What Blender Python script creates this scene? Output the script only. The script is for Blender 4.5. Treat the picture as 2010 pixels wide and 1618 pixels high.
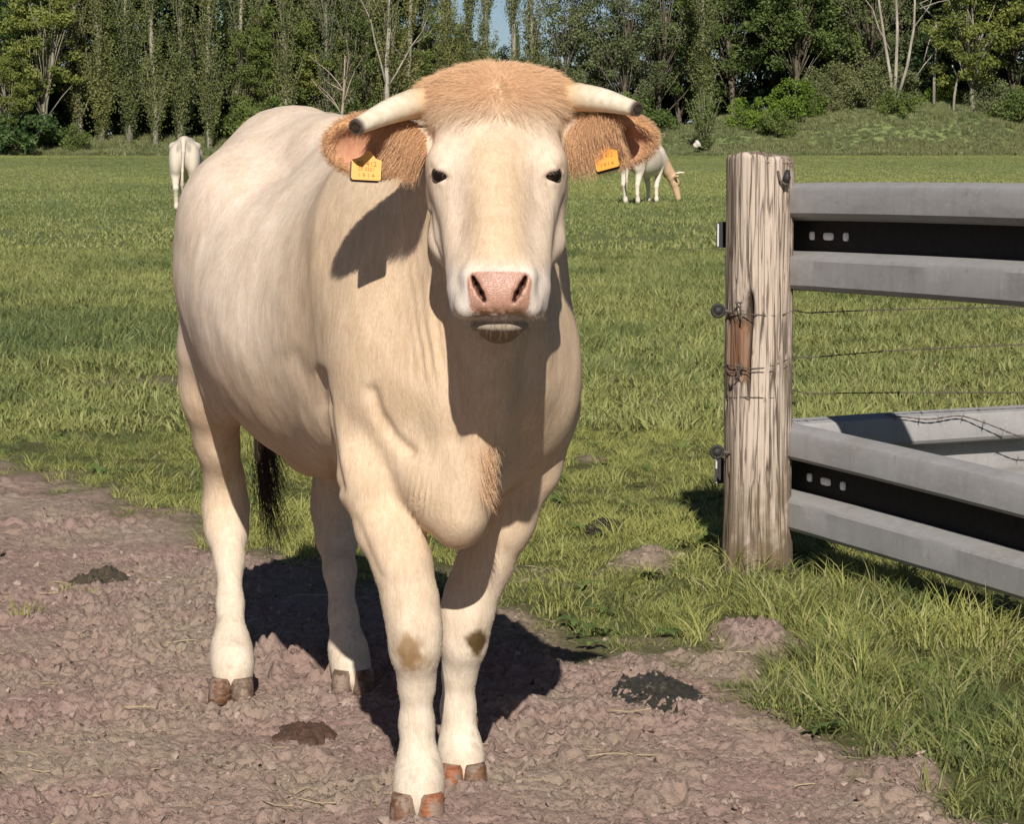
import bpy, bmesh, math, random
import numpy as np
from mathutils import Vector, Matrix

for o in list(bpy.data.objects):
    bpy.data.objects.remove(o)
scene = bpy.context.scene
COL = scene.collection
R = math.radians

# ------------------------------------------------------------------ camera
CAM_H = 1.4
FPX = 5400.0                      # focal length in pixels of the 2010 px wide photograph
PITCH = math.atan(539.0 / FPX)    # the horizon lies above the middle of the frame
cam_d = bpy.data.cameras.new('camera')
cam = bpy.data.objects.new('camera', cam_d)
COL.objects.link(cam)
cam.location = (0, 0, CAM_H)
cam.rotation_euler = (math.pi / 2 - PITCH, 0, 0)
cam_d.sensor_fit = 'HORIZONTAL'
cam_d.sensor_width = 36.0
cam_d.lens = FPX / 2010.0 * 36.0
cam_d.clip_start = 0.1
cam_d.clip_end = 2000.0
scene.camera = cam

# ------------------------------------------------------------------ light
SUN_EL, SUN_AZ = R(34.5), R(0.8)          # behind the camera, a little to the right
TO_SUN = Vector((math.sin(SUN_AZ) * math.cos(SUN_EL), -math.cos(SUN_AZ) * math.cos(SUN_EL), math.sin(SUN_EL)))
world = bpy.data.worlds.new('World')
scene.world = world
world.use_nodes = True
wn = world.node_tree
wn.nodes.clear()
w_out = wn.nodes.new('ShaderNodeOutputWorld')
w_bg = wn.nodes.new('ShaderNodeBackground')
w_sky = wn.nodes.new('ShaderNodeTexSky')
w_sky.sky_type = 'NISHITA'
w_sky.sun_disc = False
w_sky.sun_elevation = SUN_EL
w_sky.sun_rotation = math.pi - SUN_AZ
w_sky.air_density = 0.55
w_sky.dust_density = 0.3
w_sky.ozone_density = 1.0
w_bg.inputs['Strength'].default_value = 0.05
wn.links.new(w_sky.outputs[0], w_bg.inputs['Color'])
wn.links.new(w_bg.outputs[0], w_out.inputs['Surface'])
sun_d = bpy.data.lights.new('sun', 'SUN')
sun_d.energy = 4.9
sun_d.angle = R(0.53)
sun_d.color = (1.0, 0.945, 0.86)
sun = bpy.data.objects.new('sun', sun_d)
COL.objects.link(sun)
sun.rotation_euler = (-TO_SUN).to_track_quat('-Z', 'Y').to_euler()
sun.location = (2, -6, 8)
scene.view_settings.view_transform = 'Standard'
scene.view_settings.look = 'None'
scene.view_settings.exposure = 0.22
scene.view_settings.gamma = 1.0
scene.view_settings.use_curve_mapping = False
scene.cycles.max_bounces = 6
scene.cycles.transparent_max_bounces = 8
scene.cycles.use_denoising = True

# ------------------------------------------------------------------ measuring helpers
SP, CP = math.sin(PITCH), math.cos(PITCH)


def P(px, py, d):
    """A point of the photograph at a given distance (m along the ground)."""
    ax, ay = (px - 1005.0) / FPX, (809.0 - py) / FPX
    t = d / (CP + SP * ay)
    return np.array((ax * t, d, CAM_H + t * (-SP + CP * ay)))


def G(px, py, z=0.0):
    """Where the sight line through a point of the photograph meets height z."""
    ax, ay = (px - 1005.0) / FPX, (809.0 - py) / FPX
    t = (z - CAM_H) / (-SP + CP * ay)
    return np.array((ax * t, t * (CP + SP * ay), z))


# ------------------------------------------------------------------ noise
def _hash(ix, iy, iz, seed):
    h = (ix.astype(np.int64) * 374761393 + iy.astype(np.int64) * 668265263 + iz.astype(np.int64) * 2147483647 + seed * 974634777) & 0xffffffff
    h = ((h ^ (h >> 13)) * 1274126177) & 0xffffffff
    h = (h ^ (h >> 16)) & 0xffffffff
    return h.astype(np.float64) / 4294967295.0


def vnoise(x, y, z=None, seed=0):
    """Smooth value noise in -1..1."""
    x = np.asarray(x, float); y = np.asarray(y, float)
    if z is None:
        z = np.zeros_like(x)
    z = np.asarray(z, float)
    ix, iy, iz = np.floor(x), np.floor(y), np.floor(z)
    fx, fy, fz = x - ix, y - iy, z - iz
    fx, fy, fz = (f * f * f * (f * (f * 6 - 15) + 10) for f in (fx, fy, fz))
    def c(a, b, d):
        return _hash(ix + a, iy + b, iz + d, seed)
    lo = (c(0, 0, 0) * (1 - fx) + c(1, 0, 0) * fx) * (1 - fy) + (c(0, 1, 0) * (1 - fx) + c(1, 1, 0) * fx) * fy
    if not np.any(fz):
        return lo * 2 - 1
    hi = (c(0, 0, 1) * (1 - fx) + c(1, 0, 1) * fx) * (1 - fy) + (c(0, 1, 1) * (1 - fx) + c(1, 1, 1) * fx) * fy
    return (lo * (1 - fz) + hi * fz) * 2 - 1


def fbm(x, y, z=None, octaves=4, seed=0, gain=0.5):
    s, a, f, n = 0.0, 1.0, 1.0, 0.0
    for i in range(octaves):
        s = s + a * vnoise(np.asarray(x) * f + 17.3 * i, np.asarray(y) * f - 9.1 * i, None if z is None else np.asarray(z) * f, seed + i)
        n += a; a *= gain; f *= 2.03
    return s / n


def worley(x, y, seed=0):
    """Distance to nearest and second nearest scattered point, and the id of the nearest."""
    x = np.asarray(x, float); y = np.asarray(y, float)
    ix, iy = np.floor(x), np.floor(y)
    z0 = np.zeros_like(ix)
    d1 = np.full(x.shape, 9.0); d2 = np.full(x.shape, 9.0); idn = np.zeros(x.shape)
    for a in (-1, 0, 1):
        for b in (-1, 0, 1):
            cx, cy = ix + a, iy + b
            px = cx + _hash(cx, cy, z0, seed); py = cy + _hash(cx, cy, z0 + 1, seed)
            d = np.hypot(px - x, py - y)
            near = d < d1
            d2 = np.where(near, d1, np.minimum(d2, d))
            idn = np.where(near, _hash(cx, cy, z0 + 2, seed), idn)
            d1 = np.where(near, d, d1)
    return d1, d2, idn


def sstep(a, b, x):
    t = np.clip((np.asarray(x, float) - a) / (b - a), 0, 1)
    return t * t * (3 - 2 * t)


# ------------------------------------------------------------------ object helpers
def link(o, parent=None):
    COL.objects.link(o)
    if parent is not None:
        o.parent = parent
    return o


def tag(o, label=None, cat=None, group=None, kind=None):
    if label: o['label'] = label
    if cat: o['category'] = cat
    if group: o['group'] = group
    if kind: o['kind'] = kind
    return o


def empty(name, loc=(0, 0, 0), rotz=0.0):
    o = bpy.data.objects.new(name, None)
    o.location = loc
    o.rotation_euler = (0, 0, rotz)
    o.empty_display_size = 0.1
    return link(o)


def mesh_np(name, verts, faces, mats=(), smooth=True, colors=None, parent=None, origin=None):
    """verts (n,3), faces (m,k) array, or a list of such arrays with different k."""
    me = bpy.data.meshes.new(name)
    verts = np.asarray(verts, np.float32)
    if origin is not None:
        verts = verts - np.asarray(origin, np.float32)
    blocks = faces if isinstance(faces, list) else [faces]
    blocks = [np.asarray(b, np.int32) for b in blocks if len(b)]
    nl = sum(b.size for b in blocks); nf = sum(len(b) for b in blocks)
    me.vertices.add(len(verts)); me.loops.add(nl); me.polygons.add(nf)
    me.vertices.foreach_set('co', verts.ravel())
    me.loops.foreach_set('vertex_index', np.concatenate([b.ravel() for b in blocks]))
    st, off = [], 0
    for b in blocks:
        st.append(np.arange(len(b)) * b.shape[1] + off); off += b.size
    me.polygons.foreach_set('loop_start', np.concatenate(st).astype(np.int32))
    me.update(calc_edges=True)
    me.validate()
    me.polygons.foreach_set('use_smooth', np.full(len(me.polygons), smooth))
    if colors is not None:
        for cn, cv in colors.items():
            cv = np.asarray(cv, np.float32)
            if cv.ndim == 1:
                at = me.attributes.new(cn, 'FLOAT', 'POINT'); at.data.foreach_set('value', cv)
            else:
                at = me.attributes.new(cn, 'FLOAT_COLOR', 'POINT')
                c4 = np.ones((len(cv), 4), np.float32); c4[:, :3] = cv
                at.data.foreach_set('color', c4.ravel())
    for m in mats:
        me.materials.append(m)
    o = bpy.data.objects.new(name, me)
    if origin is not None and parent is None:
        o.location = origin
    return link(o, parent)


def grid_faces(nu, nv, wrap_u=False):
    """Quads of a (nv rows) x (nu columns) vertex grid."""
    cu = nu if wrap_u else nu - 1
    i, j = np.meshgrid(np.arange(cu), np.arange(nv - 1))
    a = j * nu + i; b = j * nu + (i + 1) % nu
    return np.stack([a, b, b + nu, a + nu], -1).reshape(-1, 4)


def tube(points, radii, sides=8, caps=True, jitter=0.0, rng=None, squash=None):
    """Verts and faces of a tapered tube through points."""
    pts = np.asarray(points, float); n = len(pts)
    radii = np.broadcast_to(np.asarray(radii, float), (n,))
    tan = np.gradient(pts, axis=0); tan /= np.linalg.norm(tan, axis=1)[:, None] + 1e-12
    ref = np.array((0.0, 0, 1)) if abs(tan[0][2]) < 0.9 else np.array((1.0, 0, 0))
    u = np.cross(ref, tan[0]); u /= np.linalg.norm(u)
    vs = []
    ang = np.linspace(0, 2 * np.pi, sides, endpoint=False)
    for k in range(n):
        u = u - tan[k] * np.dot(u, tan[k]); u /= np.linalg.norm(u) + 1e-12
        v = np.cross(tan[k], u)
        r = radii[k] * (1 + (rng.uniform(-jitter, jitter, sides) if rng is not None else 0))
        vs.append(pts[k] + np.outer(np.cos(ang) * r, u) + np.outer(np.sin(ang) * r, v))
    V = np.concatenate(vs)
    F = grid_faces(sides, n, True)
    T = np.zeros((0, 3), int)
    if caps:
        V = np.concatenate([V, pts[:1], pts[-1:]])
        i = np.arange(sides); j = (i + 1) % sides
        T = np.concatenate([np.stack([j, i, np.full(sides, n * sides)], 1),
                            np.stack([i + (n - 1) * sides, j + (n - 1) * sides, np.full(sides, n * sides + 1)], 1)])
    return V, F, T


class Bag:
    """Collects vertices, quads, triangles (and a colour per vertex) for one mesh."""
    def __init__(s):
        s.v, s.q, s.t, s.c, s.n = [], [], [], [], 0

    def add(s, V, Q=None, T=None, c=None):
        V = np.asarray(V, float)
        s.v.append(V)
        if Q is not None and len(Q): s.q.append(np.asarray(Q) + s.n)
        if T is not None and len(T): s.t.append(np.asarray(T) + s.n)
        if c is not None:
            c = np.asarray(c, float)
            s.c.append(np.broadcast_to(c, (len(V), 3)) if c.ndim == 1 else c)
        s.n += len(V)

    def build(s, name, mats, parent=None, smooth=True, origin=None):
        blocks = []
        if s.q: blocks.append(np.concatenate(s.q))
        if s.t: blocks.append(np.concatenate(s.t))
        return mesh_np(name, np.concatenate(s.v), blocks, mats, smooth, {'tint': np.concatenate(s.c)} if s.c else None, parent, origin)


# ------------------------------------------------------------------ material helpers
class NT:
    def __init__(s, name, rough=0.8, spec=0.3):
        s.m = bpy.data.materials.new(name); s.m.use_nodes = True
        s.t = s.m.node_tree; s.b = s.t.nodes['Principled BSDF']
        s.b.inputs['Roughness'].default_value = rough
        s.b.inputs['Specular IOR Level'].default_value = spec

    def n(s, typ, **kw):
        nd = s.t.nodes.new(typ)
        for k, v in kw.items():
            if k.startswith('i_'):
                nd.inputs[k[2:].replace('_', ' ')].default_value = v
            else:
                setattr(nd, k, v)
        return nd

    def l(s, a, b):
        s.t.links.new(a, b)

    def attr(s, name):
        return s.n('ShaderNodeAttribute', attribute_name=name)

    def pos(s):
        return s.n('ShaderNodeNewGeometry').outputs['Position']

    def mapv(s, vec, scale):
        m = s.n('ShaderNodeMapping'); m.inputs['Scale'].default_value = scale
        s.l(vec, m.inputs['Vector']); return m.outputs[0]

    def noise(s, vec, scale, detail=4, rough=0.55, dist=0.0):
        nd = s.n('ShaderNodeTexNoise'); nd.inputs['Scale'].default_value = scale
        nd.inputs['Detail'].default_value = detail; nd.inputs['Roughness'].default_value = rough
        nd.inputs['Distortion'].default_value = dist
        s.l(vec, nd.inputs['Vector']); return nd.outputs['Fac']

    def ramp(s, fac, stops):
        nd = s.n('ShaderNodeValToRGB'); cr = nd.color_ramp
        while len(cr.elements) < len(stops): cr.elements.new(0.5)
        for e, (p, c) in zip(cr.elements, stops):
            e.position = p; e.color = (*c, 1) if len(c) == 3 else c
        s.l(fac, nd.inputs['Fac']); return nd.outputs['Color']

    def mix(s, fac, a, b, mode='MIX'):
        nd = s.n('ShaderNodeMix', data_type='RGBA', blend_type=mode)
        for sock, v in ((nd.inputs[0], fac), (nd.inputs[6], a), (nd.inputs[7], b)):
            if isinstance(v, (int, float)): sock.default_value = v
            elif isinstance(v, tuple): sock.default_value = (*v, 1) if len(v) == 3 else v
            else: s.l(v, sock)
        return nd.outputs[2]

    def math(s, op, a, b=0.0, clamp=False):
        nd = s.n('ShaderNodeMath', operation=op, use_clamp=clamp)
        for sock, v in ((nd.inputs[0], a), (nd.inputs[1], b)):
            if isinstance(v, (int, float)): sock.default_value = v
            else: s.l(v, sock)
        return nd.outputs[0]

    def bump(s, h, strength=0.3, dist=0.01, normal=None):
        nd = s.n('ShaderNodeBump'); nd.inputs['Strength'].default_value = strength
        nd.inputs['Distance'].default_value = dist
        s.l(h, nd.inputs['Height'])
        if normal is not None: s.l(normal, nd.inputs['Normal'])
        return nd.outputs[0]

    def color(s, c):
        if isinstance(c, tuple): s.b.inputs['Base Color'].default_value = (*c, 1)
        else: s.l(c, s.b.inputs['Base Color'])
        return s

    def normal(s, nrm):
        s.l(nrm, s.b.inputs['Normal']); return s
# ================================================================== sculpting with distance fields
class Field:
    """A distance field on a grid with uneven steps: shapes are melted together, then meshed as one skin."""
    def __init__(s, X, Y, Z):
        s.X, s.Y, s.Z = (np.asarray(a, np.float32) for a in (X, Y, Z))
        s.F = np.full((len(X), len(Y), len(Z)), 0.5, np.float32)

    def _box(s, lo, hi):
        sl = []
        for a, l, h in zip((s.X, s.Y, s.Z), lo, hi):
            i, j = np.searchsorted(a, l), np.searchsorted(a, h)
            sl.append(slice(i, max(j, i + 1)))
        return tuple(sl)

    def _apply(s, lo, hi, fn, k, op):
        m = 2.2 * k + 0.04
        sl = s._box(np.asarray(lo) - m, np.asarray(hi) + m)
        x = s.X[sl[0]][:, None, None]; y = s.Y[sl[1]][None, :, None]; z = s.Z[sl[2]][None, None, :]
        if not (x.size and y.size and z.size): return
        d = fn(x, y, z).astype(np.float32)
        f = s.F[sl]
        if op == 'sub':
            d = -d
            h = np.maximum(k - np.abs(f - d), 0) / max(k, 1e-6)
            s.F[sl] = np.maximum(f, d) + h * h * k * 0.25
        else:
            h = np.maximum(k - np.abs(f - d), 0) / max(k, 1e-6)
            s.F[sl] = np.minimum(f, d) - h * h * k * 0.25

    def ell(s, c, r, rot=None, k=0.05, op='add'):
        c = np.asarray(c, float); r = np.asarray(r, float)
        M = np.eye(3) if rot is None else np.asarray(rot, float)      # rows are the local axes
        ext = np.sqrt(((M * r[:, None]) ** 2).sum(0))
        rm = float(r.min())
        def fn(x, y, z):
            dx, dy, dz = x - c[0], y - c[1], z - c[2]
            u = dx * M[0, 0] + dy * M[0, 1] + dz * M[0, 2]
            v = dx * M[1, 0] + dy * M[1, 1] + dz * M[1, 2]
            w = dx * M[2, 0] + dy * M[2, 1] + dz * M[2, 2]
            k0 = np.sqrt((u / r[0]) ** 2 + (v / r[1]) ** 2 + (w / r[2]) ** 2)
            k1 = np.sqrt((u / r[0] ** 2) ** 2 + (v / r[1] ** 2) ** 2 + (w / r[2] ** 2) ** 2)
            return k0 * (k0 - 1) / (k1 + 1e-6)
        s._apply(c - ext, c + ext, fn, k, op)

    def cone(s, a, b, ra, rb, k=0.04, op='add', ax=None, sq=1.0):
        """Tapered capsule; with ax, its section is sq times as wide along ax."""
        a = np.asarray(a, float); b = np.asarray(b, float); ba = b - a; L = float(ba @ ba) + 1e-12
        def fn(x, y, z):
            dx, dy, dz = x - a[0], y - a[1], z - a[2]
            t = np.clip((dx * ba[0] + dy * ba[1] + dz * ba[2]) / L, 0, 1)
            dx = dx - t * ba[0]; dy = dy - t * ba[1]; dz = dz - t * ba[2]
            if ax is not None:
                e = (dx * ax[0] + dy * ax[1] + dz * ax[2]) * (1 / sq - 1)
                dx = dx + e * ax[0]; dy = dy + e * ax[1]; dz = dz + e * ax[2]
            return np.sqrt(dx * dx + dy * dy + dz * dz) - (ra + (rb - ra) * t)
        m = max(ra, rb) * max(1.0, sq)
        s._apply(np.minimum(a, b) - m, np.maximum(a, b) + m, fn, k, op)

    def chain(s, pts, k=0.03, op='add', ax=None, sq=1.0):
        for (a, ra), (b, rb) in zip(pts[:-1], pts[1:]):
            s.cone(a, b, ra, rb, k, op, ax, sq)

    def skin(s, relax=1):
        F = s.F; ins = F < 0
        cnt = sum(ins[i:F.shape[0] - 1 + i, j:F.shape[1] - 1 + j, l:F.shape[2] - 1 + l].astype(np.int8)
                  for i in (0, 1) for j in (0, 1) for l in (0, 1))
        act = np.argwhere((cnt > 0) & (cnt < 8))
        idx = np.full(cnt.shape, -1, np.int32); idx[tuple(act.T)] = np.arange(len(act))
        sp = np.zeros((len(act), 3)); nc = np.zeros(len(act))
        offs = [(i, j, l) for i in (0, 1) for j in (0, 1) for l in (0, 1)]
        val = {o: F[act[:, 0] + o[0], act[:, 1] + o[1], act[:, 2] + o[2]].astype(float) for o in offs}
        axs = (s.X.astype(float), s.Y.astype(float), s.Z.astype(float))
        crd = {o: np.stack([axs[c][act[:, c] + o[c]] for c in range(3)], 1) for o in offs}
        for o in offs:
            for c in range(3):
                if o[c] == 0:
                    p = list(o); p[c] = 1; p = tuple(p)
                    a, b = val[o], val[p]
                    m = (a < 0) != (b < 0)
                    t = np.where(m, a / np.where(m, a - b, 1), 0)[:, None]
                    sp += np.where(m[:, None], crd[o] + (crd[p] - crd[o]) * t, 0); nc += m
        V = sp / nc[:, None]
        quads = []
        for c in range(3):
            u, v = (c + 1) % 3, (c + 2) % 3
            sh = list(F.shape); sh[c] -= 1
            lo = [slice(1, F.shape[q] - 1) for q in range(3)]; hi = list(lo)
            lo[c] = slice(0, F.shape[c] - 1); hi[c] = slice(1, F.shape[c])
            A, B = ins[tuple(lo)], ins[tuple(hi)]
            e = np.argwhere(A != B)
            flip = A[tuple(e.T)]
            e = e.copy(); e[:, u] += 1; e[:, v] += 1
            def cell(du, dv):
                q = e.copy(); q[:, u] -= du; q[:, v] -= dv
                return idx[tuple(q.T)]
            q = np.stack([cell(1, 1), cell(0, 1), cell(0, 0), cell(1, 0)], 1)
            q[~flip] = q[~flip][:, ::-1]
            quads.append(q)
        Q = np.concatenate(quads); Q = Q[(Q >= 0).all(1)]
        for _ in range(relax):
            V = smooth_pass(V, Q, 0.5)
        return V, Q


def smooth_pass(V, Q, w):
    n = len(V); acc = np.zeros_like(V); c = np.zeros(n)
    for a, b in ((0, 1), (1, 2), (2, 3), (3, 0)):
        for i, j in ((Q[:, a], Q[:, b]), (Q[:, b], Q[:, a])):
            for q in range(3):
                acc[:, q] += np.bincount(i, V[j, q], n)
            c += np.bincount(i, minlength=n)
    return V * (1 - w) + w * acc / np.maximum(c, 1)[:, None]


def vnormals(V, Q):
    fn = np.cross(V[Q[:, 2]] - V[Q[:, 0]], V[Q[:, 3]] - V[Q[:, 1]])
    N = np.stack([sum(np.bincount(Q[:, k], fn[:, c], len(V)) for k in range(4)) for c in range(3)], 1)
    return N / (np.linalg.norm(N, axis=1)[:, None] + 1e-12)


def axis(segs):
    """Grid coordinates from (start, step) pairs ending with (end, None)."""
    out = []
    for (a, st), (b, _) in zip(segs[:-1], segs[1:]):
        n = max(1, int(round((b - a) / st)))
        out.append(np.linspace(a, b, n, endpoint=False))
    out.append(np.array([segs[-1][0]]))
    return np.concatenate(out)


def near(V, c, r):
    """1 at the point c falling smoothly to 0 at r (r may be one number per axis)."""
    d = np.sqrt((((V - np.asarray(c)) / np.asarray(r)) ** 2).sum(1))
    return 1 - sstep(0.0, 1.0, d)


def along(V, pts, r):
    """1 on the polyline pts falling to 0 at distance r."""
    best = np.full(len(V), 9.0)
    pts = [np.asarray(p, float) for p in pts]
    for a, b in zip(pts[:-1], pts[1:]):
        ba = b - a
        t = np.clip(((V - a) @ ba) / (ba @ ba), 0, 1)
        best = np.minimum(best, np.linalg.norm(V - a - t[:, None] * ba, axis=1))
    return 1 - sstep(0.0, r, best)


# ================================================================== the big cow
BO = np.array((-0.12, 5.80)); BA = np.array((-0.348, 0.9375)); BL = np.array((0.9375, 0.348))
BL3 = np.array((BL[0], BL[1], 0.0))
BROT = np.array(((BA[0], BA[1], 0), (BL[0], BL[1], 0), (0, 0, 1)))


def B(s, t, z):
    """Along the back from the shoulder, sideways, and up."""
    q = BO + BA * s + BL * t
    return np.array((q[0], q[1], z))


def build_cow_skin(fine=1.0):
    X = axis([(-0.98, 0.009 * fine), (-0.42, 0.0036 * fine), (0.34, None)])
    Y = axis([(4.93, 0.0042 * fine), (5.50, 0.008 * fine), (7.50, None)])
    Z = axis([(-0.01, 0.0075 * fine), (0.98, 0.0036 * fine), (1.60, None)])
    f = Field(X, Y, Z)
    # ---- trunk
    f.ell(B(0.36, 0.0, 1.00), (0.62, 0.262, 0.40), BROT, 0.05)
    f.ell(B(0.74, -0.01, 0.965), (0.52, 0.345, 0.345), BROT, 0.16)
    f.ell(B(1.20, 0.0, 1.13), (0.36, 0.30, 0.315), BROT, 0.20)
    f.cone(B(0.10, 0, 1.33), B(0.9, 0, 1.345), 0.09, 0.07, 0.12)
    f.cone(B(0.85, 0, 1.345), B(1.34, 0, 1.390), 0.06, 0.068, 0.14)
    f.ell(B(1.06, -0.19, 1.24), (0.14, 0.09, 0.09), BROT, 0.14)       # hook bones
    f.ell(B(1.06, 0.19, 1.24), (0.14, 0.09, 0.09), BROT, 0.14)
    f.ell(B(0.95, -0.20, 1.08), (0.22, 0.09, 0.14), BROT, 0.16)       # flank
    f.ell(B(0.95, 0.20, 1.08), (0.22, 0.10, 0.14), BROT, 0.20)
    # ---- shoulders and chest
    f.ell(B(0.12, -0.140, 1.02), (0.24, 0.105, 0.32), BROT, 0.16)
    f.ell(B(0.12, 0.118, 1.02), (0.24, 0.100, 0.32), BROT, 0.14)
    f.ell(B(-0.05, -0.150, 0.90), (0.13, 0.100, 0.17), BROT, 0.12)
    f.ell(B(-0.05, 0.135, 0.88), (0.13, 0.100, 0.16), BROT, 0.10)
    f.ell(B(-0.04, -0.01, 0.90), (0.22, 0.20, 0.26), BROT, 0.10)
    f.ell(P(868, 925, 5.64), (0.110, 0.13, 0.110), None, 0.08)         # brisket
    f.cone(P(876, 955, 5.60), P(899, 1038, 5.57), 0.074, 0.036, 0.07)
    # ---- neck
    f.cone(P(968, 290, 5.50), B(0.06, -0.01, 1.15), 0.115, 0.222, 0.12)
    f.cone(P(972, 400, 5.46), P(932, 720, 5.62), 0.090, 0.150, 0.08)
    f.cone(P(962, 660, 5.45), P(908, 1000, 5.535), 0.035, 0.034, 0.10)   # dewlap
    # ---- forelegs
    f.chain([(P(712, 800, 5.74), 0.082), (P(728, 930, 5.66), 0.074), (P(762, 1040, 5.62), 0.062),
             (P(790, 1110, 5.60), 0.057), (P(806, 1180, 5.59), 0.054), (P(815, 1240, 5.58), 0.051), (P(815, 1285, 5.58), 0.045),
             (P(817, 1345, 5.60), 0.033), (P(818, 1420, 5.61), 0.0315), (P(822, 1505, 5.60), 0.042),
             (P(822, 1545, 5.575), 0.047), (P(820, 1572, 5.56), 0.051)], 0.03)
    f.cone(P(806, 1222, 5.552), P(806, 1262, 5.552), 0.031, 0.030, 0.016)
    f.cone(P(838, 1228, 5.560), P(836, 1270, 5.562), 0.024, 0.024, 0.016)
    f.cone(P(800, 1030, 5.600), P(838, 1170, 5.585), 0.016, 0.014, 0.02)
    f.chain([(P(1060, 800, 5.86), 0.085), (P(1035, 910, 5.84), 0.072), (P(990, 1020, 5.84), 0.064),
             (P(950, 1110, 5.85), 0.056), (P(925, 1170, 5.845), 0.052), (P(914, 1215, 5.84), 0.051), (P(910, 1265, 5.84), 0.045),
             (P(902, 1320, 5.86), 0.033), (P(899, 1390, 5.87), 0.033), (P(903, 1468, 5.86), 0.042),
             (P(907, 1500, 5.835), 0.042), (P(909, 1518, 5.82), 0.044)], 0.03)
    f.cone(P(922, 1200, 5.812), P(920, 1243, 5.812), 0.030, 0.029, 0.016)
    f.cone(P(892, 1206, 5.818), P(892, 1248, 5.82), 0.024, 0.024, 0.016)
    # ---- hind legs, deeper than wide down to the hock
    f.ell(B(1.25, -0.165, 0.98), (0.20, 0.115, 0.30), BROT, 0.07)
    f.ell(B(1.24, 0.175, 0.98), (0.21, 0.125, 0.30), BROT, 0.10)
    f.ell(B(1.10, -0.205, 0.86), (0.11, 0.075, 0.17), BROT, 0.05)      # stifle
    f.ell(B(1.06, 0.215, 0.87), (0.12, 0.080, 0.17), BROT, 0.10)
    f.chain([(P(410, 700, 6.93), 0.115), (P(410, 770, 6.94), 0.092), (P(424, 860, 6.98), 0.072), (P(440, 940, 7.03), 0.066)], 0.05, 'add', BL3, 0.68)
    f.chain([(P(440, 940, 7.03), 0.050), (P(443, 1000, 7.03), 0.056), (P(446, 1045, 7.00), 0.050), (P(450, 1100, 6.95), 0.034),
             (P(452, 1185, 6.89), 0.030), (P(454, 1270, 6.84), 0.045), (P(456, 1300, 6.80), 0.048), (P(457, 1328, 6.77), 0.050)], 0.03)
    f.cone(P(418, 930, 7.06), P(414, 1000, 7.09), 0.018, 0.028, 0.025)   # point of hock
    f.chain([(P(655, 720, 7.06), 0.125), (P(658, 800, 7.08), 0.092), (P(656, 880, 7.10), 0.074), (P(654, 960, 7.13), 0.068)], 0.05, 'add', BL3, 0.70)
    f.chain([(P(654, 960, 7.13), 0.052), (P(656, 1000, 7.13), 0.055), (P(661, 1055, 7.10), 0.050), (P(667, 1120, 7.03), 0.037),
             (P(674, 1210, 6.96), 0.033), (P(683, 1275, 6.92), 0.045), (P(689, 1312, 6.89), 0.045), (P(692, 1335, 6.86), 0.047)], 0.03)
    # ---- tail
    f.chain([(B(1.50, 0, 1.38), 0.055), (B(1.57, 0, 1.24), 0.035), (B(1.59, 0, 0.9), 0.022), (B(1.59, 0.0, 0.55), 0.016)], 0.04)
    # ---- udder
    f.ell(B(1.00, 0.0, 0.645), (0.14, 0.10, 0.08), BROT, 0.06)
    # ---- head: skull, face, muzzle
    f.ell(P(975, 235, 5.36), (0.118, 0.105, 0.090), None, 0.05)
    f.ell(P(975, 190, 5.38), (0.116, 0.074, 0.056), None, 0.05)
    f.ell(P(975, 300, 5.315), (0.119, 0.085, 0.115), None, 0.04)
    for sx in (-1, 1):
        cx = 975 + sx * 109
        f.cone(P(975 + sx * 62, 322, 5.245), P(975 + sx * 104, 313, 5.262), 0.016, 0.020, 0.04)   # brow ridge
        f.ell(P(cx - sx * 15, 324, 5.298), (0.040, 0.052, 0.036), None, 0.035)           # brow and orbit
        f.cone(P(975 + sx * 80, 390, 5.345), P(975 + sx * 77, 462, 5.32), 0.056, 0.050, 0.06)   # jaw muscle
        f.cone(P(975 + sx * 72, 480, 5.30), P(979 + sx * 54, 560, 5.19), 0.042, 0.036, 0.06)
        f.cone(P(975 + sx * 122, 200, 5.385), P(975 + sx * 100, 205, 5.37), 0.032, 0.045, 0.04)  # horn seat
        f.cone(P(975 + sx * 84, 375, 5.276), P(977 + sx * 66, 510, 5.185), 0.034, 0.031, 0.04)   # cheek
    f.cone(P(976, 340, 5.285), P(979, 520, 5.155), 0.088, 0.068, 0.05)
    f.cone(P(976, 330, 5.225), P(979, 500, 5.115), 0.044, 0.040, 0.035)
    f.ell(P(979, 562, 5.135), (0.088, 0.075, 0.062), None, 0.045)
    for sx in (-1, 1):
        f.cone(P(979 + sx * 64, 575, 5.125), P(979 + sx * 66, 600, 5.125), 0.030, 0.027, 0.025)  # upper lip corners
        f.cone(P(979 + sx * 57, 541, 5.082), P(979 + sx * 46, 575, 5.070), 0.014, 0.012, 0.02)   # nostril wings
    f.cone(P(918, 603, 5.086), P(1040, 603, 5.086), 0.021, 0.021, 0.025)                  # upper lip
    f.ell(P(980, 575, 5.076), (0.056, 0.028, 0.042), None, 0.022)
    f.ell(P(980, 639, 5.140), (0.054, 0.056, 0.017), None, 0.012)                         # lower lip and chin
    f.cone(P(980, 630, 5.20), P(978, 560, 5.38), 0.040, 0.055, 0.04)
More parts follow.
